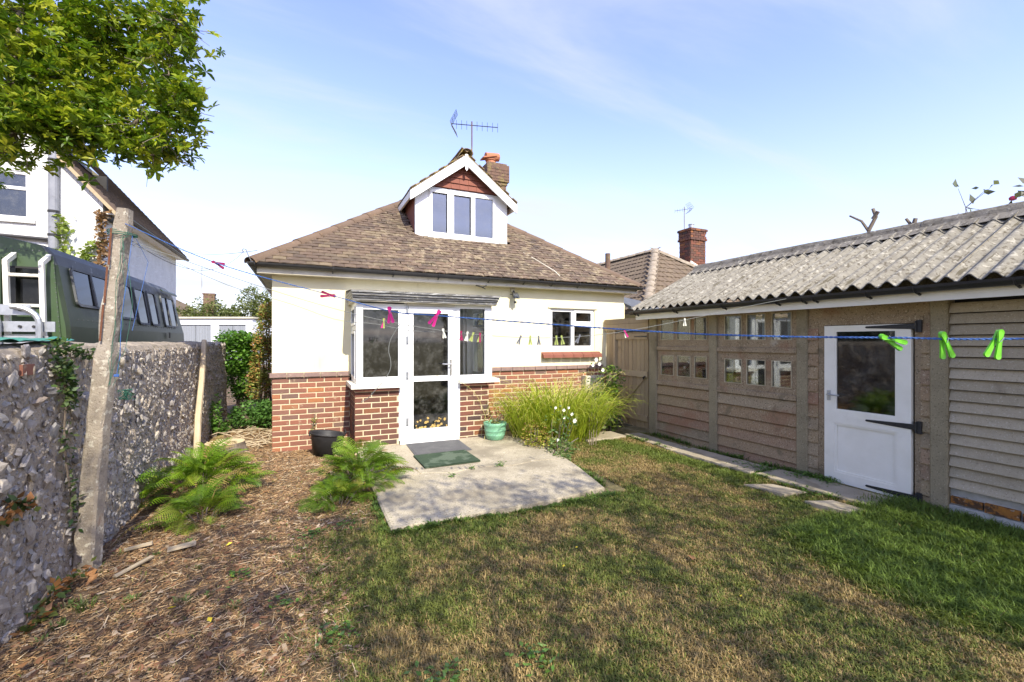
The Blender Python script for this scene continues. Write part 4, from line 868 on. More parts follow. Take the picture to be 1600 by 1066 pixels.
# bucket, pot, mats
B = thing('black_bucket', 'black rubber trug standing on mulch against the brick plinth', 'bucket', (.27, 6.60, 0))
m = MB(); m.lathe([(.001, .012), (.165, .012), (.17, 0), (.176, 0), (.205, .28), (.212, .30), (.222, .302), (.222, .285), (.21, .275)], (0, 0, 0), 36)
m.lathe([(.001, .03), (.16, .03), (.195, .28), (.205, .30), (.212, .30)], (0, 0, 0), 36); m.v = [(x * 1.04 + .27, y * .96 + 6.60, z * (1 + .10 * x / .2 * -1) ) for x, y, z in m.v]
m.build('tub', M['black_tub'], B, smooth=True)
for sg in (1, -1):
    m = MB(); c_ = Vector((.27 + .226 * sg, 6.60, .285)); m.tube([c_ + Vector((0, .07 * math.cos(a), .035 * math.sin(a))) for a in [math.pi * k / 8 for k in range(9)]], .010, 7); m.build('handle', M['black_tub'], B)
PT = thing('green_pot', 'pale green ribbed plant pot on the patio corner beside the bay', 'plant pot', (2.56, 6.17, .09))
m = MB(); m.lathe([(.001, 0), (.115, 0), (.128, .015), (.148, .07), (.150, .078), (.146, .083), (.158, .13), (.162, .138), (.158, .145), (.165, .20), (.172, .215), (.172, .25), (.163, .255), (.155, .25), (.15, .20)], (2.56, 6.17, .09), 40); m.build('pot', M['pot'], PT, smooth=True)
m = MB(); m.lathe([(.001, .215), (.08, .22), (.153, .205)], (2.56, 6.17, .09), 24); m.build('pot_soil', M['soil'], PT)
for i, (nm_, mt, lb, x0, x1, y0, y1, z, a) in enumerate((('doormat', 'mat_grey', 'grey ribbed doormat against the threshold of the bay door', 1.27, 2.03, 5.70, 6.33, .093, -.02), ('doormat', 'mat_green', 'dark green doormat with a pale bleached patch', 1.24, 1.93, 5.12, 5.68, .088, .02))):
    cx, cy = (x0 + x1) / 2, (y0 + y1) / 2; m = MB(); nx_, ny_ = 14, 12
    vs = []
    for j in range(ny_ + 1):
        for i_ in range(nx_ + 1):
            x = x0 + (x1 - x0) * i_ / nx_; y = y0 + (y1 - y0) * j / ny_; vs.append((x - cx, y - cy, .012 + .003 * mn.noise(Vector((x * 5, y * 5, 0)))))
    k = nx_ + 1; fs = [(j * k + i_, j * k + i_ + 1, (j + 1) * k + i_ + 1, (j + 1) * k + i_) for j in range(ny_) for i_ in range(nx_)]
    m.add(vs, fs); m.box(x0 - cx, x1 - cx, y0 - cy, y1 - cy, -.004, .006)
    if mt == 'mat_grey':
        m = MB(); m.box(x0 - cx, x1 - cx, y0 - cy, y1 - cy, -.004, .006)
        for q in range(34): yy = y0 - cy + .008 + q * (y1 - y0 - .016) / 34; m.box(x0 - cx + .02, x1 - cx - .02, yy, yy + .009, .0061, .012)
    m.build(nm_, M[mt], label=lb, cat='doormat', loc=(cx, cy, z), rot=(.012, 0, a))
# a loose length of grey string hanging over the bay
m = MB(); m.tube(smooth_path([(.687, 3.645, 1.689), (.651, 3.664, 1.627), (.615, 3.684, 1.55), (.605, 3.69, 1.47), (.618, 3.682, 1.40), (.618, 3.682, 1.33), (.585, 3.70, 1.255), (.52, 3.73, 1.17), (.455, 3.765, 1.09), (.405, 3.79, 1.06)], 4), .0028, 6)
m.build('loose_string', M['rope_grey'], label='loose grey string hanging from the rear washing line before the bay window', cat='string')

# ---------------- washing lines and pegs ----------------
L1 = [(-1.12, 3.80, 2.345), (-.501, 3.202, 2.024), (.131, 2.582, 1.793), (.365, 2.2, 1.695), (.529, 2.02, 1.668), (1.084, 1.263, 1.587), (1.3, .96, 1.566), (1.488, .692, 1.559), (1.65, .47, 1.556), (2.1, -.2, 1.58), (2.9, -1.3, 1.66)]
path1 = smooth_path(L1, 16)
m = MB()
def twist(m, path, r, rad, turns):
    d_ = 0; A_, B_ = [], []
    pts = []
    for i, p in enumerate(path):
        if i: d_ += (path[i] - path[i - 1]).length
        t_ = (path[min(i + 1, len(path) - 1)] - path[max(i - 1, 0)]).normalized(); u_ = t_.cross(Vector((0, 0, 1))).normalized(); v_ = t_.cross(u_)
        an = d_ * turns; A_.append(p + (u_ * math.cos(an) + v_ * math.sin(an)) * r); B_.append(p - (u_ * math.cos(an) + v_ * math.sin(an)) * r)
    m.tube(A_, rad, 5); m.tube(B_, rad, 5)
fine = []
for a, b in zip(path1, path1[1:]):
    for k in range(4): fine.append(a.lerp(b, k / 4))
twist(m, fine, .0016, .0019, 260)
m.build('washing_line', M['rope_blue'], label='blue twisted washing line running from the post towards the camera at right', cat='washing line')
L2 = [(-1.14, 3.87, 2.25), (-.4, 3.80, 1.985), (.2, 3.72, 1.80), (.687, 3.647, 1.689), (1.258, 3.494, 1.605), (1.884, 3.316, 1.577), (2.6, 3.33, 1.63), (3.457, 3.363, 1.762), (4.3, 3.31, 1.92), (4.93, 3.27, 2.03)]
path2 = smooth_path(L2, 6); m = MB(); m.tube(path2, .0024, 6)
m.build('washing_line', M['rope_grey'], label='thin grey washing line from the concrete post across to the garage gutter', cat='washing line')
m = MB(); m.tube([p + Vector((0, .03, -.02 - .05 * math.sin(math.pi * min(1, i / 20)) + .012 * math.sin(i * .9))) for i, p in enumerate(path2[:22])], .0022, 6)
m.build('washing_line', M['rope_grey'], label='slack kinked second strand hanging just under the thin grey line at left', cat='washing line')
m = MB(); m.tube(catenary((-1.12, 3.84, 2.27), (-.74, EY - .02, 2.74), .25, 24), .0022, 5)
m.build('wire', M['wire'], label='thin dark wire from the concrete post to the hook on the bungalow eaves', cat='wire')
m = MB(); m.tube(catenary((-4.4, 20.0, 5.0), (-.60, EY + .1, 2.78), .15, 24), .004, 5)
m.build('wire', M['wire'], label='overhead wire from the white house eaves to the bungalow roof corner', cat='wire')
m = MB()
for s in range(4):
    rr = random.Random(s + 3); q = Vector((-1.075 + rr.uniform(-.01, .05), 3.76, 2.2)); P_ = [Vector((-1.07, 3.77, 2.28 - s * .012))]
    for k in range(14): P_.append(Vector((-1.10 - .072 * k / 14 + rr.gauss(0, .006) + .12 * math.sin(k / 14 * 3.14) * (s % 3) / 3, 3.745 + .01 * rr.random(), 2.24 - k * .075 + rr.gauss(0, .01))))
    m.tube(P_, .0014, 4)
m.tube([(-1.07 + .05 * math.cos(k * 1.9) * (.5 + .5 * math.sin(k)), 3.72 + .02 * math.sin(k * 2.3), 1.20 + .035 * math.sin(k * 1.1)) for k in range(60)], .0018, 4)
m.build('green_twine', M['rope_green'], label='tangled green twine hanging down the side of the concrete post', cat='twine')
m = MB(); m.tube([(-1.05, 3.77, 2.25), (-1.08, 3.75, 1.9), (-1.10, 3.74, 1.7), (-1.11, 3.75, 1.45), (-1.13, 3.76, 1.33)], .0018, 5); m.tube([(-1.04, 3.80, 2.24), (-1.0, 3.9, 2.1), (-1.06, 3.8, 1.62)], .0016, 5); m.tube([(-1.13 + .012 * math.cos(k), 3.755 + .012 * math.sin(k), 1.33 - .001 * k) for k in range(14)], .004, 5)
m.build('blue_cord', M['rope_blue'], label='faded blue cord knotted down the side of the concrete post', cat='cord')
m = MB(); m.tube([(-1.118 + .078 * math.cos(k * .35), 3.825 + .075 * math.sin(k * .35), 2.255 + .006 * math.sin(k * .31) + .0005 * k) for k in range(50)], .0028, 5)
m.build('post_binding', M['rope_green'], label='green and black cord wound round the top of the concrete post', cat='cord')

def jaw_mesh(L=.074, w_=.0125, th=.0055):
    out = []; n = 8
    for i in range(n + 1): a = math.pi * (.5 + i / n); out.append((L * .40 * -1 + w_ * .62 * math.cos(a), w_ * .62 * math.sin(a)))
    out += [(-.2 * L, -.0058), (0, -.0048), (.3 * L, -.0062)]
    for i in range(n + 1): a = -math.pi / 2 + math.pi * i / n; out.append((L * .5 + w_ * .6 * math.cos(a), w_ * .6 * math.sin(a)))
    out += [(.3 * L, .0062), (0, .0048), (-.2 * L, .0058)]
    m = MB(); k = len(out); sh = lambda x: .0012 * math.cos(x * 40)
    ins = [(x * .86 + .0, y * .62) for x, y in out]
    # outline in x/z, thickness in y; face slightly dished
    m.add([(x, -th / 2, z) for x, z in out] + [(x, th / 2, z) for x, z in out] + [(x, -th / 2 + .0012, z) for x, z in ins] + [(x, th / 2 - .001, z) for x, z in ins],
          [(i, (i + 1) % k, k + (i + 1) % k, k + i)[::-1] for i in range(k)] + [(i, (i + 1) % k, 2 * k + (i + 1) % k, 2 * k + i) for i in range(k)] + [((i + 1) % k + k, k + i, 3 * k + i, 3 * k + (i + 1) % k) for i in range(k)] + [tuple(range(2 * k, 3 * k)), tuple(range(4 * k - 1, 3 * k - 1, -1))])
    return m
JM = {}
def peg(p, mats, label, ang=90, open_=14, yaw=None, size=1.0, tilt=0):
    """ang: degrees the peg points from horizontal (90 = hanging straight down)"""
    root = thing('clothes_peg', label, 'peg', p, group='pegs on the washing lines')
    mats = mats if isinstance(mats, tuple) else (mats, mats)
    yw = R(-24.7 if yaw is None else yaw)
    for sg, mt in ((1, mats[0]), (-1, mats[1])):
        if mt not in JM: JM[mt] = jaw_mesh().mesh('jaw', M[mt])
        o = bpy.data.objects.new('jaw', JM[mt]); C.objects.link(o); o.parent = root
        o.rotation_euler = (Matrix.Rotation(yw, 3, 'Z') @ Matrix.Rotation(R(tilt), 3, 'X') @ Matrix.Rotation(R(ang + sg * open_), 3, 'Y')).to_euler()
        d = o.rotation_euler.to_matrix() @ Vector((.022 * size, sg * .0035, 0)); o.location = d; o.scale = (size,) * 3
    m = MB(); Rr = Matrix.Rotation(yw, 3, 'Z') @ Matrix.Rotation(R(tilt), 3, 'X') @ Matrix.Rotation(R(ang), 3, 'Y')
    m.tube([Rr @ Vector(q) * size for q in ((.004, -.008, .008), (.018, -.008, .002), (.018, .008, -.002), (.006, .008, -.008), (.004, .008, .008))], .0011 * size, 5)
    m.build('spring', M['galv'], root, local=True)
def on(path, x, dz_=0):   # point of a path at world x
    for a, b in zip(path, path[1:]):
        if a.x <= x <= b.x: t_ = (x - a.x) / (b.x - a.x); return tuple(a.lerp(b, t_) + Vector((0, 0, dz_)))
    return tuple(path[0])
peg(on(path1, -.501), 'p_dkpink', 'raspberry peg nearest the concrete post, level with the white house eaves', 22, 12)
peg(on(path1, .131), 'p_dkpink', 'raspberry peg lying level on the blue line before the cream wall', 188, 11)
peg(on(path1, .365, .005), 'p_pink', 'bright pink peg hanging straight down before the left bay window', 84, 11)
peg(on(path1, .548, .012), 'p_pink', 'bright pink peg tilted to lower left before the door glass', 122, 11)
peg(on(path1, 1.478), 'p_green', 'lime green peg lying on its side before the garage door', 24, 10, size=.92)
peg(on(path1, 1.551, .006), 'p_green', 'lime green peg hanging down before the concrete column', 77, 10, size=.92)
peg(on(path1, 1.614, .010), 'p_green', 'lime green peg at the right edge before the boards', 108, 11, size=.95)
for x, mt, lb, a in ((.565, ('p_pink', 'p_yel'), 'pink and yellow two-tone peg pair on the grey line before the left bay pane', 98), (1.02, 'p_white', 'small white peg on the grey line before the door frame', 80),
        (1.16, 'p_dkpink', 'small dark pink peg beside the left edge of the right bay pane', 90), (1.21, 'p_white', 'small white peg before the right bay pane', 100), (1.255, 'p_yel', 'small yellow peg before the right bay pane', 110), (1.31, ('p_yel', 'p_dkpink'), 'yellow and red peg before the right bay pane', 100),
        (1.63, 'p_grey', 'small grey peg before the cream wall, left of the pair', 110), (1.71, 'p_yel', 'tiny green-yellow peg before the cream wall', 90), (1.78, 'p_grey', 'small grey peg with a dark tip hanging before the cream wall', 88),
        (1.94, 'p_yel', 'tiny yellow peg at the left edge of the small window', 90), (1.99, 'p_yel', 'pale yellow peg before the small window', 80), (2.17, 'p_grey', 'grey peg before the middle bar of the small window', 115), (2.68, ('p_white', 'p_pink'), 'white and pink peg before the side gate', 70), (3.457, 'p_white', 'white peg on the grey line before the garage windows', 90)):
    peg(on(path2, x, .004), mt, lb, a, 9)
M['glass_van'] = glass('van_glass', (.04, .04, .045), .42, .03, dirt=.05)
# ---------------- green van behind the wall ----------------
V = thing('green_van', 'dark green slab-sided old minibus parked behind the flint wall', 'van', (-3.3, 8.4, 0))
sec = [(-2.22, .35), (-2.22, 1.35), (-2.24, 1.7), (-2.34, 2.34), (-2.37, 2.45), (-2.44, 2.53), (-2.75, 2.60), (-3.3, 2.62), (-3.85, 2.60), (-4.16, 2.53), (-4.23, 2.45), (-4.26, 2.34), (-4.36, 1.7), (-4.38, 1.35), (-4.38, .35)]
ysec = [(6.17, 0), (6.20, .0), (9.85, 0), (10.25, 0), (10.95, 1)]
vs = []; n = len(sec)
for yy, fr_ in ysec:
    for x, z in sec:
        y = yy if not fr_ else 10.35 + (.62 if z < 1.8 else (.62 - (z - 1.8) * .6)); xx = x + (.03 if yy == 6.17 else 0) * (-1 if x > -3.3 else 1); vs.append((xx, y, z + (.02 if yy > 9 else 0) * (z > 2)))
fs = [(j * n + i, (j + 1) * n + i, (j + 1) * n + (i + 1) % n, j * n + (i + 1) % n) for j in range(len(ysec) - 1) for i in range(n)] + [tuple(range(n)), tuple(range(len(ysec) * n - 1, (len(ysec) - 1) * n - 1, -1))]
m = MB(); m.add(vs, fs)
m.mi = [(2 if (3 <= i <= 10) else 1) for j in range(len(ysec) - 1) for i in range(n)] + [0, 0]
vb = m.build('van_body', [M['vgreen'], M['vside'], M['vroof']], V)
def sx_(z):   # x of the side skin at height z
    for (xa, za), (xb, zb) in zip(sec, sec[1:]):
        if za <= z <= zb: return xa + (xb - xa) * (z - za) / (zb - za)
    return -2.34
def rrect(y0, y1, z0, z1, r, n=5):
    out = []
    for cy, cz, a0 in ((y1 - r, z1 - r, 0), (y0 + r, z1 - r, 90), (y0 + r, z0 + r, 180), (y1 - r, z0 + r, 270)):
        for k in range(n + 1): a = R(a0 + 90 * k / n); out.append((cy + r * math.cos(a), cz + r * math.sin(a)))
    return out
def side_window(y0, y1, z0, z1, split=None, r=.07, nm_='window'):
    o = rrect(y0, y1, z0, z1, r); i_ = rrect(y0 + .03, y1 - .03, z0 + .03, z1 - .03, r * .7); k = len(o)
    m = MB(); m.add([(sx_(z) + .001, y, z) for y, z in o] + [(sx_(z) + .022, y, z) for y, z in o] + [(sx_(z) + .020, y, z) for y, z in i_] + [(sx_(z) + .006, y, z) for y, z in i_],
        [(a, (a + 1) % k, k + (a + 1) % k, k + a) for a in range(k)] + [(k + a, k + (a + 1) % k, 2 * k + (a + 1) % k, 2 * k + a) for a in range(k)] + [(2 * k + a, 2 * k + (a + 1) % k, 3 * k + (a + 1) % k, 3 * k + a) for a in range(k)])
    if split: m.prism([(sx_(z0) + .008, split, z0 + .02), (sx_(z0) + .026, split, z0 + .02), (sx_(z1) + .026, split, z1 - .02), (sx_(z1) + .008, split, z1 - .02)], (0, 0, 0), (0, .035, 0))
    w_ = m.build(nm_, M['vroof'], V)
    for ya, yb in ([(y0, split), (split + .035, y1)] if split else [(y0, y1)]):
        pts_ = [(y, z) for y, z in i_]; pts_ = [(min(max(y, ya + .0), yb), z) for y, z in pts_]
        m = MB(); m.add([(sx_(z) + .008, y, z) for y, z in pts_], [tuple(range(k))]); m.build('pane', M['glass_van'], w_)
side_window(6.42, 7.44, 1.93, 2.36, 6.90)
for a, b in ((7.56, 8.26), (8.36, 8.86), (8.96, 9.40)): side_window(a, b, 1.85 if a < 8 else 1.80, 2.36)
side_window(9.72, 10.55, 1.80, 2.36, 10.06, .05, 'cab_window')
m = MB(); m.prism([(-2.30, 9.62, 2.43), (-2.27, 9.62, 2.40), (-2.27, 10.6, 2.40), (-2.30, 10.6, 2.43)], (0, 0, 0), (0, 0, .03)); m.build('rain_strip', M['vside'], V)
for y in (7.62, 9.60, 9.48): MB().prism([(sx_(.6) + .004, y, .6), (sx_(1.35) + .004, y, 1.35), (sx_(1.8) + .004, y, 1.8), (sx_(1.8) - .01, y, 1.8), (sx_(.6) - .01, y, .6)], (0, 0, 0), (0, .012, 0)).build('panel_seam', M['vroof'], V)
MB().box(-2.205, -2.195, 9.75, 9.83, 1.60, 1.70).build('door_handle', M['iron'], V)
m = MB(); m.prism([(-2.36, 6.155, 2.42), (-2.41, 6.155, 2.42), (-2.33, 6.155, .9), (-2.25, 6.155, .9)], (0, 0, 0), (0, .014, 0)); m.build('corner_strip', M['vgreen'], V)
rv = MB()
for k_ in range(30):
    z = .95 + k_ * .05; rv.tube([(-2.26 - (z - .9) * .066, 6.154, z), (-2.26 - (z - .9) * .066, 6.148, z)], .006, 5)
    if k_ < 12: rv.tube([(-2.42 - k_ * .05, 6.167, 2.47), (-2.42 - k_ * .05, 6.162, 2.47)], .006, 5)
for k_ in range(34): yq = 6.4 + k_ * .12; rv.tube([(sx_(1.78) - .002, yq, 1.78), (sx_(1.78) + .005, yq, 1.78)], .006, 5)
rv.build('rivets', M['vroof'], V, kind='stuff')
MB().box(-2.72, -2.43, 6.14, 6.165, 1.90, 2.30).build('rear_window_seal', M['rubber'], V); MB().box(-2.70, -2.45, 6.132, 6.138, 1.92, 2.28).build('rear_pane', M['glass_van'], V)
MB().box(-3.1, -2.74, 6.13, 6.166, 1.2, 2.38).build('rear_door', M['vgreen'], V)
m = MB()
for x in (-2.655, -2.395):
    m.prism([(x - .018, 6.16, 2.44), (x + .018, 6.16, 2.44), (x + .018, 6.0, 2.34), (x - .018, 6.0, 2.34)], (0, 0, 0), (0, 0, -.05)); m.prism([(x - .018, 6.0, 2.34), (x + .018, 6.0, 2.34), (x + .038, 6.03, 1.0), (x + .0, 6.03, 1.0)], (0, 0, 0), (0, .04, 0))
for z in (2.20, 1.90, 1.60, 1.32): m.tube([(-2.655, 6.03, z), (-2.385, 6.03, z)], .017, 8)
m.build('rear_ladder', M['white_paint'], V)
RK = thing('bike_rack', 'galvanised bolted steel rack on the back of the green van', 'rack', (-2.6, 5.85, 1.4))
for z0, z1, x0, x1 in ((1.80, 1.90, -2.95, -2.43), (1.64, 1.74, -2.95, -2.25), (1.52, 1.60, -2.9, -2.3)): MB().box(x0, x1, 5.90, 5.915, z0, z1).build('cross_plate', M['galv'], RK)
for xa in (-2.62, -2.33):
    P_ = [(xa - .22, 5.86, 1.88)] + [(xa - .22 + .20 * math.sin(a), 5.86, 1.88 - .16 * (1 - math.cos(a))) for a in [R(t_) for t_ in (15, 30, 45, 60, 75, 90)]] + [(xa - .018, 5.86, 1.1)]
    MB().tube(P_, .026, 8).build('arched_tube', M['galv'], RK)
m = MB()
for x in (-2.8, -2.66, -2.5, -2.4):
    for z in (1.85, 1.69): m.tube([(x, 5.90, z), (x, 5.885, z)], .014, 6)
m.build('bolt', M['iron'], RK)
for xw in (-2.3, -4.3):
    for yw in (7.0, 9.9):
        m = MB(); m.tube([(xw - .1, yw, .35), (xw + .1, yw, .35)], .35, 24); m.build('wheel', M['rubber'], V)
# tarpaulin on the wall
m = MB(); nx_, ny_ = 10, 36; vs = []
for j in range(ny_ + 1):
    for i in range(nx_ + 1):
        y = 3.2 + 1.15 * j / ny_; x = -1.72 + .24 * i / nx_ * (1 if j < 30 else 1 - (j - 30) / 12); vs.append((x, y, 1.545 + .035 * abs(mn.noise(Vector((x * 9, y * 7, 2)))) + .03 * mn.noise(Vector((x * 3, y * 4, 6))) * (1 if 0 < i < nx_ else .3)))
k = nx_ + 1; m.add(vs, [(j * k + i, j * k + i + 1, (j + 1) * k + i + 1, (j + 1) * k + i) for j in range(ny_) for i in range(nx_)]); m.build('tarpaulin', M['tarp'], label='crumpled sea-green tarpaulin lying along the top of the flint wall', cat='tarpaulin')

# ---------------- white house at left ----------------
WH = thing('white_house', 'white roughcast two-storey house with steep tiled roof beyond the van', 'house', (-7.5, 17.4, 0))
hx, hy0, hy1, he, rs = -4.5, 14.1, 20.87, 5.02, 1.16; rxx = -7.6; rzt = he + (hx - rxx) * rs
m = MB(); rect_wall(m, 2 * rxx - hx, hx, -.1, he, hy0, hy0 + .2, [(-6.9, -5.80, 4.36, 5.46 if False else he)])
m.box(hx - .2, hx, hy0 + .202, hy1, -.1, he); m.box(2 * rxx - hx, hx - .202, hy1 - .2, hy1, -.1, he)
# gable above eaves round the window top
g0, g1, wt_ = -6.9, -5.80, 5.46
gx = lambda z: hx - (z - he) / rs
m.prism([(hx, hy0, he + .001), (gx(wt_), hy0, wt_), (g1, hy0, wt_), (g1, hy0, he + .001)], (0, 0, 0), (0, .2, 0))
m.prism([(gx(wt_), hy0, wt_ + .001), (rxx, hy0, rzt), (2 * rxx - gx(wt_), hy0, wt_ + .001)], (0, 0, 0), (0, .2, 0))
m.prism([(g0, hy0, he + .001), (g0, hy0, wt_), (2 * rxx - gx(wt_), hy0, wt_), (2 * rxx - hx, hy0, he + .001)], (0, 0, 0), (0, .2, 0))
m.build('roughcast_wall', M['white_wall'], WH)
m = MB(); frame(m, -6.9, -5.82, 4.36, 5.46, hy0 + .04, .07, .07); m.box(-6.83, -5.89, hy0 + .03, hy0 + .1, 5.04, 5.10); m.box(-6.42, -6.36, hy0 + .035, hy0 + .105, 4.43, 5.04); frame(m, -6.45, -5.84, 5.06, 5.45, hy0 + .02, .05, .02)
whw = m.build('window', M['pvc'], WH)
pane(-6.36, -5.89, 4.43, 5.04, hy0 + .07, whw, 'glass_dirty'); pane(-6.83, -6.42, 4.43, 5.04, hy0 + .07, whw, 'glass_dirty'); pane(-6.83, -5.89, 5.10, 5.39, hy0 + .07, whw, 'glass_dirty')
MB().box(-7.0, -5.7, hy0 - .06, hy0 + .03, 4.27, 4.355).build('sill', M['white_wall'], WH)
MB().box(-7.6, -4.9, 15.6, 15.7, 3.2, 6.0).build('room_back', M['dark'], WH)
m = MB(); ov = .3; e_x, e_z = hx + ov, he - ov * rs
for sg in (0, 1):
    X_ = (lambda x: x) if not sg else (lambda x: 2 * rxx - x)
    m.prism([(X_(e_x), hy0 - .12, e_z + .12), (X_(rxx), hy0 - .12, rzt + .12), (X_(rxx), hy0 - .12, rzt + .02), (X_(e_x), hy0 - .12, e_z + .02)], (0, 0, 0), (0, hy1 - hy0 + .3, 0))
wroof = m.build('roof', M['ntile_dark'], WH)
# rows of tiles on the slope that shows
tm = MB(); Lr = math.hypot(rxx - e_x, rzt - e_z); nr = int(Lr / .1); sgv = Vector((rxx - e_x, 0, rzt + .12 - e_z - .12)).normalized(); nrm = Vector((-sgv.z, 0, sgv.x)) * -1
for r in range(nr):
    y = hy0 - .13 + (.08 if r % 2 else 0)
    while y < hy1 + .15:
        q = Vector((e_x, y, e_z + .125)) + sgv * (r * .1); tm.r = random.random(); up_ = nrm * .018
        a_ = sgv * .11 - nrm * .006; ey = Vector((0, .33, 0)); tm.add([q, q + ey, q + ey + a_, q + a_, q + up_, q + ey + up_, q + ey + a_ + up_ * .4, q + a_ + up_ * .4], [(0, 3, 2, 1), (4, 5, 6, 7), (0, 1, 5, 4), (2, 3, 7, 6), (3, 0, 4, 7), (1, 2, 6, 5)]); y += .337
tm.build('roof_tiles', M['ntile_dark'], WH, kind='stuff')
MB().prism([(e_x, hy0 - .16, e_z + .02), (rxx, hy0 - .16, rzt + .02), (rxx, hy0 - .16, rzt - .10), (e_x, hy0 - .16, e_z - .09)], (0, 0, 0), (0, .035, 0)).build('bargeboard', M['timber'], WH)
MB().box(e_x - .30, e_x - .03, hy0 + .0, hy1 + .1, e_z - .02, e_z + .01).build('soffit', M['white_paint'], WH)
m = MB(); gutter(m, (e_x + .03, hy0 - .1, e_z + .06), (e_x + .03, hy1 + .2, e_z + .03), (1, 0, 0), .06); m.build('gutter', M['black_plastic'], WH)
m = MB(); m.tube([(-5.36, hy0 - .10, 2.5), (-5.36, hy0 - .10, 5.95), (-5.36, hy0 - .10, 6.6)], .095, 14); m.build('soil_pipe', mat('grey_pipe', (.27, .28, .31), (.2, .21, .24), 5, .5, None, [(9, .6, .7, (.12, .12, .13), .5)]), WH)
m = MB(); m.tube([(-7.6, hy0 - .06, 3.98), (-5.45, hy0 - .06, 3.92)], .045, 8); m.build('waste_pipe', M['black_plastic'], WH)
for z in (5.75, 4.55, 4.0): MB().lathe([(.097, 0), (.108, 0), (.108, .05), (.097, .05)], (-5.36, hy0 - .10, z), 14).build('pipe_clip', M['iron'], WH)
m = MB(); m.box(-4.497, -4.35, 14.15, 14.9, 4.55, 4.62); m.box(-4.499, -4.48, 14.55, 15.3, 2.9, 4.2); m.build('porch_recess_shade', M['iron'], WH)  # ledge, and a flat black sheet with the recess's shade in its colour
MB().prism([(e_x - 1.0, 15.2, e_z + 1.35), (e_x - 1.5, 15.2, e_z + 1.93), (e_x - 1.5, 15.9, e_z + 1.93), (e_x - 1.0, 15.9, e_z + 1.35)], (0, 0, 0), (.05, 0, .06)).build('roof_light', M['glass_dorm'], WH)

# ---------------- pair of lock-up garages, far bungalow ----------------
GA = thing('lockup_garages', 'pair of white lock-up garages with grey doors beyond the flint wall', 'garages', (-5.0, 33, 0))
ux = Vector((-3.018 + 7.378, 32.208 - 34.213, 0)).normalized(); ang_ = math.atan2(ux.y, ux.x); gl = 4.8
def gobj(m, nm_, mt, par): return link(nm_, m.mesh(nm_, M[mt]), par, loc=(-7.40, 34.22, 0), rot=(0, 0, ang_))
m = MB(); rect_wall(m, -.6, gl, -.1, 2.95, 0, .2, [(.22, 2.20, -.1, 2.57), (2.68, 4.38, -.1, 2.57)]); m.box(-.6, gl, .202, 5.5, -.1, 2.9); gobj(m, 'garage_walls', 'garage_white', GA)
for a, b in ((.22, 2.20), (2.68, 4.38)):
    for k_ in range(2):
        c0_, c1_ = a + (b - a) * k_ / 2 + .02, a + (b - a) * (k_ + 1) / 2 - .02; m = MB(); m.box(c0_, c1_, .06, .11, -.1, 2.5)
        for q in range(6): xx = c0_ + .06 + q * (c1_ - c0_ - .12) / 5; m.box(xx - .012, xx + .012, .045, .059, 0, 2.45)
        gobj(m, 'garage_door', 'garage_door', GA)
m = MB(); m.box(-.7, gl + .1, -.12, 5.6, 2.955, 3.06); gobj(m, 'flat_roof', 'cream_paint', GA)
def hip_house(name, label, P, dirs, wl, wd, eave, ridge, wallm, tilem, over=.3):
    """simple hipped bungalow: P centre, dirs angle"""
    root = thing(name, label, 'house', (P[0], P[1], 0)); a = dirs
    hx_, hy_ = wl / 2, wd / 2
    m = MB(); m.box(-hx_ + over, hx_ - over, -hy_ + over, hy_ - over, -.1, eave); link('wall', m.mesh('wall', M[wallm]), root, loc=(P[0], P[1], 0), rot=(0, 0, a))
    m = MB(); e = [(-hx_, -hy_, eave), (hx_, -hy_, eave), (hx_, hy_, eave), (-hx_, hy_, eave)]; rl = hx_ - hy_
    m.add(e + [(-rl, 0, ridge), (rl, 0, ridge)], [(0, 1, 5, 4), (1, 2, 5), (2, 3, 4, 5), (3, 0, 4), (3, 2, 1, 0)]); link('roof', m.mesh('roof', M[tilem]), root, loc=(P[0], P[1], 0), rot=(0, 0, a))
    return root, e, rl
FB, e_, rl_ = hip_house('far_bungalow', 'distant bungalow with brown hipped roof behind the lock-up garages', (-12.4, 53), R(62), 9, 7.4, 3.0, 5.9, 'render', 'ntile')
m = MB(); m.box(-8.75, -7.85, 50.2, 50.9, 3.2, 5.9); m.box(-8.8, -7.8, 50.15, 50.95, 5.9, 6.05); m.build('chimney', M['soot'], FB)
aerial('television_aerial', 'tiny thin aerial on the distant bungalow chimney at left', (-8.9, 50.5, 5.9), 2.6, (1, .2, 0), 1.6, 6, 1.0, back=False)

# ---------------- neighbour's bungalow at right ----------------
NB = thing('neighbour_bungalow', 'brown tiled hipped roof of the bungalow behind the garage', 'house', (11.9, 14.2, 0))
AP = Vector((10.63, 11.62, 4.55)); ns = .74
# -X slope and -Y slope meeting on a hip that runs down towards the camera
EV = 2.35; dn = (AP.z - EV) / ns
Rfar = Vector((AP.x, AP.y + 6, AP.z)); rgt = Vector((AP.x + .05, AP.y, AP.z))
m = MB(); cA = Vector((AP.x - dn, AP.y - dn, EV)); cB = Vector((AP.x - dn, AP.y + 6, EV)); cC = Vector((AP.x + dn, AP.y - dn, EV)); cD = Vector((AP.x + dn, AP.y + 6, EV))
m.add([AP, Rfar, cA, cB, cC, cD] + [p - Vector((0, 0, .1)) for p in (AP, Rfar, cA, cB, cC, cD)], [(0, 1, 3, 2), (0, 2, 4), (0, 4, 5, 1), (6, 8, 9, 7), (6, 10, 8), (6, 7, 11, 10), (2, 3, 9, 8), (2, 8, 10, 4), (4, 10, 11, 5), (1, 5, 11, 7, 9, 3)])
nroof = m.build('roof', M['ntile'], NB)
m = MB(); m.box(cA.x + .35, cC.x - .35, cA.y + .35, cB.y, -.1, EV); m.build('wall', M['render'], NB)
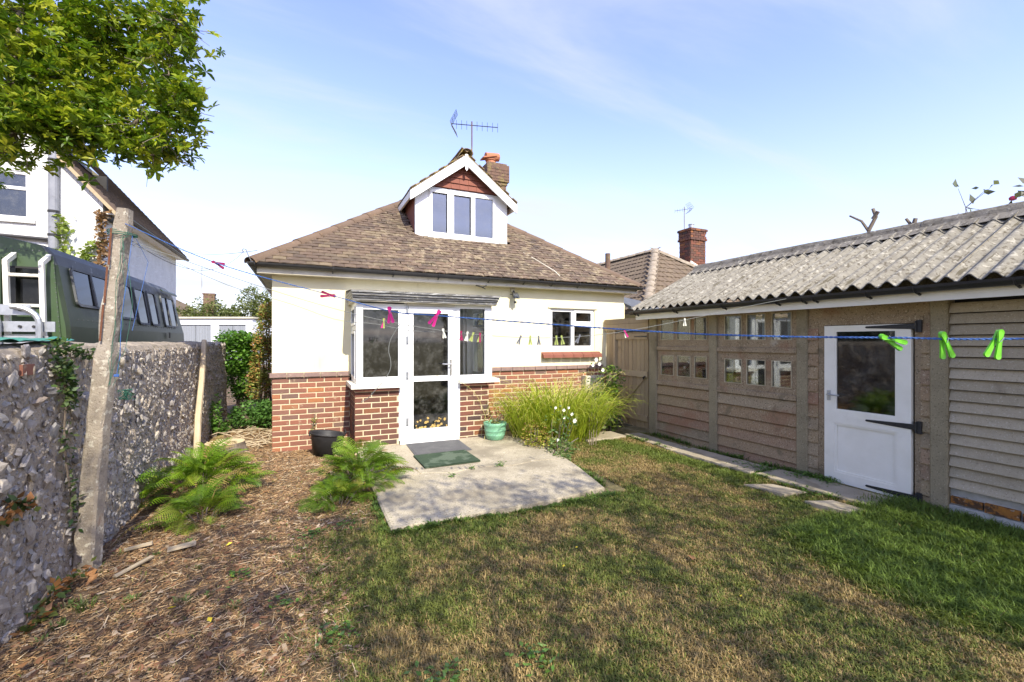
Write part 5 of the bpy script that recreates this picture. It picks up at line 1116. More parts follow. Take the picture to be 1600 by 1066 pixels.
# rows of interlocking tiles: wavy tail courses, individual rows as parts
def tile_row(p0, p1, slope, rise, w_=.30):
    p0, p1 = Vector(p0), Vector(p1); d = p1 - p0; L = d.length; d.normalize(); up_ = Vector((0, 0, 1)); s_ = Vector(slope).normalized()
    n_ = max(1, int(L / w_)); m = MB(); nr_ = s_.cross(d); nr_ = nr_ if nr_.z > 0 else -nr_; nr_.normalize()
    for i in range(n_):
        m.r = random.random(); a = p0 + d * (L * i / n_); b = p0 + d * (L * (i + 1) / n_ - .006)
        for f0, f1, h0, h1 in ((0, .35, .035, .05), (.35, .5, .05, .028), (.5, .85, .028, .045), (.85, 1, .045, .03)):
            q0, q1 = a.lerp(b, f0), a.lerp(b, f1)
            m.add([q0 - nr_ * .01, q1 - nr_ * .01, q0 + nr_ * h0, q1 + nr_ * h1, q0 + s_ * rise + nr_ * (h0 - .026), q1 + s_ * rise + nr_ * (h1 - .026)], [(0, 1, 3, 2), (2, 3, 5, 4)])
    m.build('tile_course', M['ntile'], nroof)
for r in range(14):
    h = r * .30 / math.sqrt(1 + 1 / ns ** 2) ; f = h / ns
    if EV + h > AP.z - .05: break
    tile_row((cA.x + f, cA.y + f, EV + h), (cA.x + f, cB.y, EV + h), (1, 0, ns), .34)
    tile_row((cA.x + f, cA.y + f, EV + h), (cC.x - f, cA.y + f, EV + h), (0, 1, ns), .34)
HTN = half_tile(.13, .46, 'fcap')
along(cA, AP, HTN, .43, nroof, dz=.0); along(AP, Rfar, HTN, .43, nroof); along(cC, AP, HTN, .43, nroof)
# moss on the hip
m = MB(); cx, cy = 11.75, 11.1; m.box(cx - .33, cx + .33, cy - .24, cy + .24, 2.6, 5.0); nch = m.build('chimney', M['soot'], NB)
for r in range(30):
    z = 3.35 + r * .076
    if z > 5.22: break
    hw = .33 if z < 4.86 else (.37 if z < 4.93 else (.35 if z < 5.14 else .38)); x = -hw - (.11 if r % 2 else 0)
    for axis in (0, 1):
        x = -hw - (.11 if (r + axis) % 2 else 0); hwa = hw if axis == 0 else hw - .09
        while x < hwa - .02:
            a, b = max(x, -hwa), min(x + .212, hwa)
            if b - a > .04:
                (MB().box(cx + a + .004, cx + b - .004, cy - (hw - .09) - .012, cy - (hw - .09) + .06, z, z + .066) if axis == 0 else MB().box(cx - hw - .012, cx - hw + .06, cy + a + .004, cy + b - .004, z, z + .066)).build('brick', M['brick_bay'], nch)
            x += .222
MB().box(cx - .36, cx + .36, cy - .27, cy + .27, 5.215, 5.26).build('cap', M['soot'], nch)
m = MB(); m.lathe([(.09, 0), (.085, .16), (.10, .17), (.10, .19)], (cx - .05, cy, 5.26), 12); m.build('chimney_pot', M['galv'], nch)
m = MB(); m.prism([(cx - .37, cy - .285, 4.05), (cx + .50, cy - .50, 3.55), (cx + .50, cy - .50, 3.68), (cx - .37, cy - .285, 4.17)], (0, 0, 0), (0, .03, 0)); m.build('lead_flashing', M['white_paint'], NB)
m = MB(); m.box(cx - .34, cx + .34, cy - .27, cy - .245, 2.9, 3.5); m.build('rendered_stack_base', M['cream_paint'], nch)
m = MB(); m.tube([(9.19, 12.3, 3.0), (9.19, 12.3, 4.48)], .085, 12); m.build('flue_pipe', M['soot'], NB)
aerial('television_aerial', 'small aerial on a thin mast above the brick chimney at right', (11.85, 11.55, 4.9), 1.28, (-.95, .3, 0), .62, 7, .55)
aerial('television_aerial', 'tiny aerial peeping over the ridge left of the brick chimney', (16.5, 19, 5.2), 1.0, (.9, -.3, 0), .5, 3, .6, back=False)
m = MB(); m.prism([(6.2, 7.5, 2.28), (9.4, 9.2, 2.36), (9.0, 9.9, 2.62), (6.0, 8.2, 2.62)], (0, 0, 0), (0, 0, -.06)); m.build('lean_to_roof', M['vroof'], NB)
# ---------------- near tree at top left ----------------
TR = thing('broadleaf_tree', 'glossy green broadleaf tree with forking boughs overhanging the wall at upper left', 'tree', (-5.2, 4.6, 0))
def vcam(d, px, py):
    s_, c_ = math.sin(R(24.7)), math.cos(R(24.7)); r_ = (px - 800) / 700; return Vector((d * (s_ + r_ * c_), d * (c_ - r_ * s_), 1.55 + d * (533 - py) / 700))
crown_c = [(-2.45, 5.55, 5.05), (-2.12, 5.75, 4.80)]
blobs = [(4.2, 20, 15), (4.4, 70, 25), (4.6, 120, 10), (4.6, 165, 30), (4.8, 215, 25), (4.9, 262, 25), (4.6, 292, 35), (4.1, 25, 70), (4.3, 75, 75), (4.5, 120, 70), (5.0, 165, 80), (5.0, 215, 90), (4.8, 255, 85), (4.6, 285, 85),
         (4.6, 300, 30), (4.0, 20, 120), (4.2, 70, 118), (4.4, 115, 118), (4.8, 160, 125), (4.9, 205, 135), (4.7, 245, 135), (4.6, 285, 118), (4.5, 305, 150), (4.4, 322, 158), (4.0, 28, 165), (4.2, 75, 165), (4.4, 120, 170), (4.7, 165, 165), (4.8, 210, 170), (4.6, 245, 185), (4.5, 280, 180), (4.5, 300, 205), (4.4, 290, 222),
         (4.0, 40, 195), (4.1, 85, 200), (4.2, 120, 215), (4.3, 105, 225), (4.5, 160, 205), (4.5, 195, 215), (4.5, 215, 225), (4.5, 238, 232), (4.5, 247, 252), (4.3, 122, 243), (4.1, 60, 222), (4.9, 180, 60), (5.1, 130, 140), (5.2, 90, 95), (5.2, 40, 60), (5.2, 30, 140), (4.0, 5, 262), (4.9, 250, 55), (4.7, 305, 60), (5.2, 60, 180)]
blobs = [(d, px if px < 190 else 190 + (px - 190) * .78, py if py < 190 else 190 + (py - 190) * .85 - (14 if px < 130 and py > 150 else 0)) for d, px, py in blobs]
BP = [(vcam(*b), b) for b in blobs] + [(Vector((x, y, z)), None) for x, y, z in ((-3.2, 4.9, 4.6), (-3.5, 5.2, 5.4), (-3.0, 5.6, 5.9), (-2.4, 6.0, 6.0), (-1.9, 6.3, 5.7), (-3.8, 4.4, 4.2), (-3.9, 4.9, 5.1), (-4.5, 5.2, 5.7), (-4.6, 4.2, 4.8), (-3.4, 3.8, 4.6), (-3.8, 3.6, 5.4), (-2.9, 4.5, 5.6), (-5.2, 4.8, 6.2), (-5.6, 5.6, 5.3), (-4.4, 6.2, 6.2), (-5.9, 4.0, 5.4), (-5.0, 3.4, 5.8))]
trunk = [Vector((-5.2, 4.6, -.1)), Vector((-5.1, 4.6, 1.2)), Vector((-4.9, 4.7, 2.3)), Vector((-4.6, 4.8, 3.0))]
m = MB(); m.tube(trunk, [.20, .17, .15, .13], 12); m.build('trunk', M['bark'], TR, smooth=True)
nodes = [(Vector((-3.6, 4.45, 3.55)), .07, 0)]
m = MB(); p_ = trunk[-1]; m.tube([p_, Vector((-4.1, 4.6, 3.3)), nodes[0][0]], [.13, .10, .07], 10); m.build('branch', M['bark'], TR, smooth=True)
def limb(a, b, r0, r1, sag=.0, n=7, seed=0):
    rr = random.Random(seed); return [a.lerp(b, i / n) + Vector((rr.gauss(0, .02), rr.gauss(0, .02), rr.gauss(0, .018) + sag * math.sin(math.pi * i / n))) * (0 if i in (0, n) else 1) for i in range(n + 1)], [r0 + (r1 - r0) * i / n for i in range(n + 1)]
bw = MB(); todo = sorted(range(len(BP)), key=lambda i: (BP[i][0] - nodes[0][0]).length)
for i in todo:
    c_, b = BP[i]; best = min(nodes, key=lambda q: (q[0] - c_).length + (0 if q[2] < 4 else .15)); r0 = best[1]; L = (c_ - best[0]).length; r1 = max(.005, r0 * (.72 if L > .3 else .85)); nodes.append((c_, r1, best[2] + 1))
    p_, q_ = limb(best[0], c_, r0, r1, .03, 6, 50 + i)
    if r0 > .018: m = MB(); m.tube(p_, q_, 7); m.build('branch', M['bark'], TR, smooth=True)
    else: bw.tube(p_, q_, 5)
    for k_ in range(6):
        rr = random.Random(i * 9 + k_); e = c_ + Vector((rr.gauss(0, .17), rr.gauss(0, .15), rr.gauss(0, .14))); bw.tube(limb(p_[3 + k_ % 3], e, .005, .002, 0, 4, i + k_)[0], [.005, .004, .003, .003, .002], 4)
bw.build('twigs', M['bark'], TR, kind='stuff')
def rosette_mesh(seed, n=10, L=.088, wd=.034):
    rr = random.Random(seed); m = MB()
    for i in range(n):
        az = i * 2.4 + rr.uniform(-.3, .3); el = rr.uniform(-.25, .85); l = L * rr.uniform(.65, 1.15); w_ = wd * rr.uniform(.8, 1.15)
        d = Vector((math.cos(az) * math.cos(el), math.sin(az) * math.cos(el), math.sin(el))); s_ = d.cross(Vector((0, 0, 1))).normalized(); u_ = s_.cross(d); dr = Vector((0, 0, -l * .18))
        q = [Vector(), d * l * .35 + s_ * w_ * .32 + u_ * .004, d * l * .7 + s_ * w_ * .5 + dr * .5 + u_ * .006, d * l + dr, d * l * .7 - s_ * w_ * .5 + dr * .5 + u_ * .006, d * l * .35 - s_ * w_ * .32 + u_ * .004, d * l * .5 + dr * .25 - u_ * .003]
        m.r = rr.random() * .25; m.add(q, [(0, 1, 6), (1, 2, 6), (2, 3, 6), (3, 4, 6), (4, 5, 6), (5, 0, 6)])
    return m.mesh('leaf_rosette', M['rosette'])
RM = [rosette_mesh(s) for s in range(8)]
cam_p = Vector((0, 0, 1.55)); ros = []
rr = random.Random(11)
for c_, b in BP:
    k = (50 if b[1] < 170 else 30) if b else 40
    for _ in range(k):
        sp = (.15 if b[1] < 170 else .12) if b else .4; ros.append(c_ + Vector((rr.gauss(0, sp), rr.gauss(0, sp * 1.1), rr.gauss(0, sp * .8))))
vis = sorted([p for p in ros if p.x > -3.0], key=lambda p: (p - cam_p).length)
vs_ = set(id(p) for p in vis[:290]); fo = MB()
for p in ros:
    me = rr.choice(RM); rot = Euler((rr.gauss(0, .5), rr.gauss(0, .5), rr.uniform(0, 6.28))); s_ = rr.uniform(.75, 1.15)
    if id(p) in vs_: link('leaf_rosette', me, TR, loc=p, rot=rot, scale=(s_,) * 3)
    else:
        fr_ = rr.random() * .75; Rm = rot.to_matrix() * s_; ra = me.attributes.get('rnd'); b0_ = len(fo.v); fo.v += [tuple(p + Rm @ v.co) for v in me.vertices]
        fo.f += [tuple(b0_ + i for i in q.vertices) for q in me.polygons]; fo.mi += [0] * len(me.polygons); fo.rn += [fr_ + ra.data[q.index].value for q in me.polygons]
fo.build('foliage', M['rosette'], TR, kind='stuff')

# ---------------- trees behind the viewer that shade the near lawn ----------------
def crown_tree(name, label, base, h, blobs_, size, cols, cat='tree', group=None, trunk_r=.15, dens=1.0, trunkm='bark'):
    root = thing(name, label, cat, base, group=group); b = Vector(base)
    m = MB(); top = Vector((b.x, b.y, b.z + h * .55)); m.tube([b, b.lerp(top, .5) + Vector((.05, .03, 0)), top], [trunk_r, trunk_r * .7, trunk_r * .4], 8)
    for c_, r, n in blobs_: m.tube([top - Vector((0, 0, h * .12)), top.lerp(Vector(c_), .5), Vector(c_)], [trunk_r * .14, trunk_r * .1, trunk_r * .05], 5)
    m.build('trunk', M[trunkm], root)
    P = np.concatenate([blob_pts(c_, r, int(n * dens), seed=i) for i, (c_, r, n) in enumerate(blobs_)]); link('crown', leaves(P, size, cols, 'crown'), root); return root
GC = [(.06, .12, .02), (.09, .16, .025), (.12, .19, .03), (.05, .09, .015)]
for lb_, base_, xs_, hs_ in (('broad tree behind the viewer whose shade falls on the near lawn', (.6, -2.2, 0), (-1.5, -.7, .1, .9, 1.7), (5.9, 5.9, 5.8, 5.7, 5.6)), ('second broad tree behind the viewer further right', (4.4, -2.3, 0), (2.5, 3.3, 4.1, 4.9, 5.7), (5.4, 5.1, 4.9, 4.7, 4.5))):
    bl_ = []
    for x, h_ in zip(xs_, hs_):
        zc = (h_ + 2.3) / 2; bl_.append(((x, -1.6, zc + .8), (.75, .6, (h_ - zc) * .55), 1000)); bl_.append(((x + .1, -1.5, zc - .8), (.75, .6, (zc - 2.3) * .6), 1000))
    crown_tree('garden_tree', lb_, base_, 5, bl_, .072, GC)

# ---------------- shrubs and far trees ----------------
def foliage_thing(name, label, cat, base, blobs_, size, cols, stems=(), part='foliage'):
    root = thing(name, label, cat, base)
    P = np.concatenate([blob_pts(c_, r, n, seed=i + len(name)) for i, (c_, r, n) in enumerate(blobs_)]); P[:, 2] = np.abs(P[:, 2] - .0)
    link(part, leaves(P, size, cols, part), root)
    m = MB()
    for i, (c_, r, n) in enumerate(blobs_):
        for k_ in range(3): m.tube([Vector(base) + Vector((random.gauss(0, .05), random.gauss(0, .05), -.05)), Vector(base).lerp(Vector(c_), .6) + Vector((random.gauss(0, .06), 0, 0)), Vector(c_) + Vector((random.gauss(0, .1), 0, .1))], [.014, .01, .005], 5)
    m.build('stems', M['bark'], root); return root
foliage_thing('ivy_shrub', 'bright green climbing shrub spilling over the far end of the flint wall', 'shrub', (-1.25, 10.9, 0), [((-1.35, 10.75, 1.25), (.36, .4, .42), 2200), ((-1.15, 10.85, .75), (.33, .35, .45), 1900), ((-1.0, 11.0, 1.35), (.38, .4, .32), 1500), ((-1.3, 10.7, 1.62), (.35, .35, .14), 700)], .085, [(.08, .2, .02), (.12, .27, .03), (.17, .33, .05), (.06, .15, .02)])
foliage_thing('reddening_shrub', 'yellow-green shrub turning red-brown beside the bungalow corner', 'shrub', (-.70, 10.3, 0), [((-.78, 10.4, 1.1), (.24, .4, .55), 1500), ((-.72, 10.4, 1.75), (.22, .4, .5), 1400), ((-.70, 10.3, 2.1), (.18, .35, .3), 700), ((-.85, 10.2, .7), (.25, .35, .4), 900)], .06, [(.30, .33, .07), (.38, .38, .10), (.40, .18, .07), (.45, .28, .09), (.25, .32, .06), (.2, .24, .05)])
foliage_thing('bramble_patch', 'low leafy bramble at the foot of the far shrubs beside the bungalow', 'plant', (-.85, 9.2, 0), [((-.85, 9.2, .22), (.42, .5, .26), 1500), ((-.65, 8.9, .3), (.2, .4, .25), 700)], .07, [(.09, .2, .04), (.13, .27, .06), (.07, .15, .03)])
foliage_thing('wall_weed', 'small leafy weed growing up the base of the flint wall behind the stump', 'plant', (-1.36, 8.55, 0), [((-1.33, 8.6, .35), (.08, .16, .3), 240), ((-1.3, 8.75, .12), (.14, .25, .12), 260)], .07, [(.12, .25, .04), (.16, .32, .06)])
FT = [(.13, .17, .04), (.17, .2, .06), (.10, .13, .03), (.2, .22, .08)]
for i, (x, y, w_, h) in enumerate(((-9.6, 52, 4.0, 4.9), (-5.6, 49, 3.4, 4.9), (-3.1, 46, 2.2, 6.4), (-1.0, 45, 2.6, 4.8), (-14.5, 60, 5, 4.2))):
    lb = ['wide olive-green far tree behind the far bungalow chimney', 'middle olive-green far tree behind the lock-up garages', 'taller loose far tree rising left of the bungalow eaves', 'far tree touching the bungalow wall edge', 'far tree mostly hidden behind the distant bungalow'][i]
    crown_tree('far_tree', lb, (x, y, 0), h, [((x + (k_ - 1.5) * w_ * .42, y, h - 1.1 - .5 * (k_ % 2)), (w_ * .42, 1.5, 1.6 if i != 2 else 1.2), 1500) for k_ in range(4)], .26 if i != 2 else .22, FT, dens=1.0 if i != 2 else .6)
# twigs over the garage roof
for nm, lb, base, segs, leaf_ in (('bare_branch', 'bare forked dead branch poking above the garage ridge', (7.9, 3.95, 2.0), [((0, 0, 0), (0, 0, .9), (-.02, .03, 1.25), (-.03, .12, 1.42), (0, .30, 1.55)), ((-.02, .03, 1.25), (.02, -.05, 1.45), (.0, -.02, 1.58)), ((.0, -.02, 1.42), (0, -.09, 1.52))], 0),
                          ('bare_branch', 'shorter bare twig above the garage ridge to the right of the forked one', (7.9, 3.38, 2.0), [((0, 0, 0), (0, -.04, 1.05), (0, .05, 1.18), (0, .13, 1.32)), ((0, .05, 1.18), (0, .02, 1.3))], 0)):
    rt = thing(nm, lb, 'branch', base); m = MB()
    for sg in segs: m.tube([Vector(base) + Vector(p) for p in sg], [.03 - .004 * i for i in range(len(sg))], 7)
    m.build('wood', M['bark'], rt)
def sprig(name, label, base, tip, nleaf, seed, red=0, leafL=.10):
    rt = thing(name, label, 'shrub', base); rr = random.Random(seed); m = MB(); a, b = Vector(base), Vector(tip); P_ = [a.lerp(b, i / 6) + Vector((0, rr.gauss(0, .03), 0)) for i in range(7)]; m.tube(P_, [.012 - .0015 * i for i in range(7)], 5); V_ = []; 
    lf_ = []
    for i in range(nleaf):
        p = P_[rr.randrange(3, 7)]; q = p + Vector((rr.gauss(0, .1), rr.gauss(0, .14), rr.gauss(.02, .09))); m.tube([p, q], [.004, .002], 4); lf_.append(q)
    m.build('stems', M['bark'], rt)
    link('leaves', leaves(np.array([tuple(q) for q in lf_ for _ in range(3)]) + np.random.normal(size=(len(lf_) * 3, 3)) * .03, leafL, [(.10, .11, .08), (.13, .15, .09)], 'leaves', up=0), rt)
    for i in range(red):
        m = MB(); q = P_[6 - i % 2] + Vector((0, rr.gauss(0, .06), rr.gauss(0, .05))); m.lathe([(.001, -.02), (.03, -.01), (.035, .015), (.02, .03), (.001, .02)], tuple(q), 8); m.build('flower', M['petal_pink'], rt)
sprig('shrub_sprig', 'thin leafy sprig showing above the garage ridge', (7.1, 2.55, 1.5), (7.05, 2.5, 3.12), 14, 3)
sprig('shrub_sprig', 'low leafy sprig right of the thin one above the ridge', (7.1, 2.2, 1.5), (7.05, 2.2, 3.02), 10, 5)
sprig('rose_bush', 'shrub with pink flowers just above the ridge at the right edge', (7.1, 2.05, 1.5), (7.05, 2.02, 3.12), 14, 4, red=2)
sprig('rose_bush', 'highest dark leafy shoot at the right edge of the view', (7.2, 2.0, 1.5), (7.1, 2.04, 3.50), 16, 9, red=0)

# ivy strands
def ivy(name, label, base, paths, n, size, cols, off):
    rt = thing(name, label, 'ivy', base); m = MB(); P = []
    for pth, wd in paths:
        pth = [Vector(p) for p in pth]; m.tube(pth, .006, 5)
        for _ in range(int(n * wd / .1)):
            i = random.randrange(len(pth) - 1); p = pth[i].lerp(pth[i + 1], random.random()); P.append(p + Vector(off) * random.random() + Vector((0, random.gauss(0, wd * .5) if off[0] else 0, random.gauss(0, .02))) + (Vector((random.gauss(0, wd * .5), 0, 0)) if not off[0] else Vector()))
    m.build('vine', M['bark'], rt); link('foliage', leaves(np.array([tuple(p) for p in P]), size, cols, 'foliage', up=.1), rt)
IV = [(.035, .07, .02), (.05, .10, .025), (.075, .13, .03), (.11, .14, .05)]
ivy('wall_ivy', 'dark ivy trailing down the near flint wall left of the concrete post', (-1.4, 3.7, .6), [([(-1.40, 3.62, 1.50), (-1.385, 3.70, 1.40), (-1.385, 3.78, 1.2), (-1.39, 3.76, 1.0), (-1.39, 3.78, .8), (-1.38, 3.82, .55), (-1.38, 3.83, .35)], .05), ([(-1.41, 3.58, 1.52), (-1.40, 3.85, 1.50), (-1.39, 4.15, 1.44)], .05), ([(-1.385, 3.72, 1.42), (-1.385, 3.80, 1.15)], .09)], 260, .040, IV, (.03, 0, 0))
ivy('wall_ivy', 'low dead and green ivy sprig at the left edge of the wall near the ground', (-1.4, 3.1, .3), [([(-1.40, 3.12, .62), (-1.385, 3.2, .72), (-1.385, 3.3, .66)], .05), ([(-1.37, 3.2, .0), (-1.34, 3.42, .12), (-1.33, 3.75, .08)], .07)], 170, .05, [(.10, .12, .03), (.28, .13, .05), (.06, .10, .03), (.2, .1, .04)], (.05, 0, 0))
ivy('house_ivy', 'yellow-green creeper climbing the white house beside its grey soil pipe', (-5.1, 13.95, 2.5), [([(-5.15, 14.0, 2.6), (-5.1, 14.0, 3.4), (-5.2, 14.0, 4.0), (-5.2, 14.0, 4.5)], .16), ([(-5.0, 14.0, 3.0), (-4.8, 14.0, 3.5), (-4.65, 14.0, 3.9)], .12), ([(-5.1, 14.0, 2.9), (-4.7, 14.0, 3.1), (-4.4, 14.0, 3.3)], .14)], 150, .13, [(.22, .3, .05), (.30, .36, .08), (.16, .22, .04)], (0, -.12, 0))
ivy('dead_creeper', 'brown dead creeper clinging to the corner of the white house', (-4.45, 14.05, 2.5), [([(-4.47, 14.02, 2.4), (-4.45, 14.02, 3.2), (-4.47, 14.02, 4.0), (-4.5, 14.02, 4.7)], .12)], 420, .11, [(.22, .13, .06), (.30, .18, .08), (.14, .09, .05)], (0, -.12, 0))
ivy('plinth_weed', 'thin yellow-green creeper climbing the brick plinth beside the black bucket', (.10, 7.05, 0), [([(.10, 7.05, 0), (.09, 7.07, .3), (.12, 7.07, .50)], .03)], 220, .035, [(.2, .25, .05), (.3, .32, .08)], (0, -.03, 0))

# ---------------- ferns ----------------
def frond_mesh(seed, L=.62, arch=.9, mt='fern', wmax=.11):
    rr = random.Random(seed); m = MB(); n = 17; P = []; ang = rr.uniform(1.0, 1.25); p = Vector((0, 0, 0)); st = L / n
    for i in range(n + 1): P.append(p.copy()); a = ang - (arch + .5) * (i / n) ** 1.3 * .95; p = p + Vector((math.cos(a) * st, 0, math.sin(a) * st))
    m.tube(P[::3] + [P[-1]], [.0035] * (len(P[::3])) + [.001], 4, cap=False)
    for i in range(3, n + 1):
        f = (i - 2) / (n - 2); wl_ = wmax * (math.sin(math.pi * min(1, f ** .75 * .95 + .06))) ** .8 + .008; d = (P[i] - P[i - 1]).normalized()
        for sg in (1, -1):
            s_ = Vector((d.x * .35, sg, d.z * .35 - .12 + rr.gauss(0, .06))).normalized(); u_ = Vector((0, 0, 1)); q = 4; w_ = st * .40
            pv = [P[i] + s_ * wl_ * k / q + Vector((0, 0, -.10 * wl_ * (k / q) ** 2)) for k in range(q + 1)]
            # toothed pinna: leaflets along both sides
            for k in range(q):
                a, b = pv[k], pv[k + 1]; ww = w_ * (1 - .75 * k / q); mid = a.lerp(b, .75)
                m.add([a, a + d * ww * .55, mid + d * ww, b, mid - d * ww, a - d * ww * .55], [(0, 3, 2, 1), (0, 5, 4, 3)])
    return m.mesh('frond', M[mt])
def fern(label, base, n, L, seed, mt, size=(.5, .42, .40), lean=(0, 0), dead=0):
    """a mound of overlapping fronds springing outwards from a low dome"""
    root = thing('fern', label, 'fern', base); FR = [frond_mesh(seed * 10 + k, L, .9, mt, .085) for k in range(6)]; rr = random.Random(seed)
    for i in range(n):
        az = i * 2.399 + rr.gauss(0, .25); f = rr.random() ** .7; k = .62 * f; hz_ = math.sqrt(max(0, 1 - f * f)) * rr.uniform(.35, 1)
        p = Vector(base) + Vector((math.cos(az) * k * size[0], math.sin(az) * k * size[1], hz_ * size[2] * .62 + .02)); s_ = rr.uniform(.6, 1.1)
        o = link('frond', rr.choice(FR), root, loc=p, scale=(s_, s_, s_))
        o.rotation_euler = (Matrix.Rotation(az + rr.gauss(0, .45), 3, 'Z') @ Matrix.Rotation(f * .75 - .15 + rr.gauss(0, .18), 3, 'Y') @ Matrix.Rotation(rr.gauss(0, .4), 3, 'X')).to_euler()
        if rr.random() < dead: o.data = FRD[rr.randrange(3)]
    stm_ = MB()
    for k in range(9): a = k * .7; stm_.tube([Vector(base) + Vector((math.cos(a) * .06, math.sin(a) * .06, -.03)), Vector(base) + Vector((math.cos(a) * .16, math.sin(a) * .14, size[2] * .5))], .006, 5)
    stm_.build('stems', M['bark'], root)
    return root
M['fern_dead'] = mat('dead_fern', (.26, .20, .05), (.16, .11, .04), 30, .9)
FRD = [frond_mesh(900 + k, .5, 1.3, 'fern', .07) for k in range(3)]
for me in FRD: me.materials[0] = M['fern_dead']
fern('large sunlit yellow-green fern clump against the flint wall', (-.95, 5.42, 0), 170, .32, 1, 'fern', (.66, .50, .50), dead=.10)
fern('smaller dark fern clump in front of the large one by the wall', (-.82, 4.66, 0), 60, .26, 2, 'fern_dk', (.32, .30, .24), dead=.04)
fern('mid green fern spreading over the left edge of the patio', (.52, 4.92, 0), 150, .30, 3, 'fern_dk', (.50, .42, .56), dead=.02)
fern('low fern at the front left of the patio fern', (.28, 4.52, 0), 50, .22, 4, 'fern_dk', (.32, .26, .24))

# ---------------- strap-leaved clump by the wall ----------------
CL = thing('montbretia_clump', 'big arching clump of yellow-green strap leaves under the small window', 'plant', (3.55, 6.05, 0))
def strap_mesh(seed, L, wd, arch, n=8):
    rr = random.Random(seed); vs = []; p = Vector((0, 0, 0)); a = rr.uniform(1.35, 1.6); tw = rr.uniform(-.5, .5)
    for i in range(n + 1):
        f = i / n; w_ = wd * (.55 + .45 * math.sin(math.pi * min(1, f + .25))) * (1 - f ** 4) + .0005; s_ = Vector((0, math.cos(tw * f), math.sin(tw * f)))
        vs += [p + s_ * w_ / 2, p + Vector((0, 0, -w_ * .18)), p - s_ * w_ / 2]; p = p + Vector((math.cos(a), 0, math.sin(a))) * (L / n); a -= arch / n * 3.4 * f * f
    m = MB(); m.add(vs, [(3 * i + k, 3 * i + k + 1, 3 * i + 4 + k, 3 * i + 3 + k) for i in range(n) for k in (0, 1)]); return m.mesh('strap_leaf', M['crocleaf'])
SM = [strap_mesh(s, random.uniform(.85, 1.35), random.uniform(.014, .023), random.uniform(1.9, 3.6)) for s in range(14)]
rr = random.Random(21); blades_ = []
for i in range(1500):
    a = rr.uniform(0, 6.283); q = math.sqrt(rr.random()); x = 3.60 + math.cos(a) * q * .72; y = 6.12 + math.sin(a) * q * .40; out = a + rr.gauss(0, .7)
    blades_.append((x, y, out, rr.uniform(-.2, .12) + q * .45, rr.uniform(.62, 1.05)))
blades_.sort(key=lambda b: b[1] - .2 * b[0]); fo = MB()
for i, (x, y, az, tl, s_) in enumerate(blades_):
    me = rr.choice(SM); Rm = Matrix.Rotation(az, 3, 'Z') @ Matrix.Rotation(tl, 3, 'Y'); 
    if i < 285: link('strap_leaf', me, CL, loc=(x, y, .0), rot=Rm.to_euler(), scale=(s_,) * 3)
    else:
        fo.r = rr.random() * .999 + .0005; o_ = Vector((x, y, 0)); fo.add([o_ + Rm @ v.co * s_ for v in me.vertices], [tuple(q.vertices) for q in me.polygons])
fo.build('strap_leaves', M['crocleaf'], CL, kind='stuff')
fo = MB()
for i in range(70):   # spent flower stalks, tall and straw coloured
    a = rr.uniform(0, 6.283); q = rr.random(); x = 3.35 + math.cos(a) * q * 1.0; y = 6.3 + math.sin(a) * q * .35; Ls = rr.uniform(1.0, 1.75); az = rr.uniform(-.7, .7) if rr.random() < .7 else rr.uniform(0, 6.28); P_ = []; p = Vector((x, y, 0)); e = rr.uniform(1.15, 1.5)
    for k in range(12): P_.append(p.copy()); p = p + Vector((math.cos(az) * math.cos(e), math.sin(az) * .5 * math.cos(e), math.sin(e))) * Ls / 12; e -= rr.uniform(.03, .16) * (1 + k * .12)
    m = MB(); m.r = rr.random(); m.tube(P_, [.0045 - .0003 * k for k in range(12)], 4)
    for k in range(5, 12):
        for sg in (1, -1): m.tube([P_[k], P_[k] + Vector((rr.gauss(0, .03), rr.gauss(0, .03), rr.uniform(-.05, .03)))], [.003, .0015], 3)
    m.build('seed_stalk', M['seedstalk'] if 'seedstalk' in M else M.setdefault('seedstalk', mat('seed_stalk', (.55, .47, .17), (.42, .40, .14), 20, .8)), CL)
FLW = thing('white_rose', 'spindly white-flowered rose growing through the strap-leaf clump', 'plant', (3.25, 5.5, 0))
def flower(P, r, n=6):
    r *= .75
    m = MB()
    for k in range(n):
        a = 2 * math.pi * k / n + random.random() * .3; d = Vector((math.cos(a), 0, math.sin(a))); s_ = Vector((-math.sin(a), 0, math.cos(a))); P_ = Vector(P)
        m.add([P_, P_ + d * r * .6 + s_ * r * .45 + Vector((0, -r * .35, 0)), P_ + d * r + Vector((0, -r * .2, 0)), P_ + d * r * .6 - s_ * r * .45 + Vector((0, -r * .35, 0))], [(0, 1, 2, 3)])
    m.lathe([(.001, -.004), (r * .2, 0), (.001, .008)], (P[0], P[1] - .006, P[2]), 8); m.build('flower', M['petal'], FLW)
stm = MB(); leafP = []
for x, y, z, r in ((3.28, 5.40, .58, .035), (3.40, 5.38, .52, .035), (3.43, 5.36, .43, .05), (3.12, 5.30, .20, .035), (3.16, 5.42, .62, .03), (3.30, 5.42, .47, .028), (4.25, 6.0, 1.25, .05), (4.30, 5.98, 1.18, .045), (4.38, 6.0, 1.08, .045), (4.20, 6.02, 1.16, .04), (3.36, 5.40, .61, .028)):
    flower((x, y, z), r); stm.tube([(x * .6 + 3.25 * .4, 5.55, 0), (x - .03, y + .06, z * .6), (x, y + .01, z)], [.006, .004, .003], 5)
    for _ in range(26): t_ = random.random(); leafP.append((x + random.gauss(0, .06), y + .07 + random.gauss(0, .05), max(.05, z * t_ + random.gauss(0, .04))))
stm.build('stems', M['bark'], FLW); link('foliage', leaves(np.array(leafP), .055, [(.10, .19, .05), (.15, .25, .07), (.07, .13, .04)], 'foliage'), FLW)
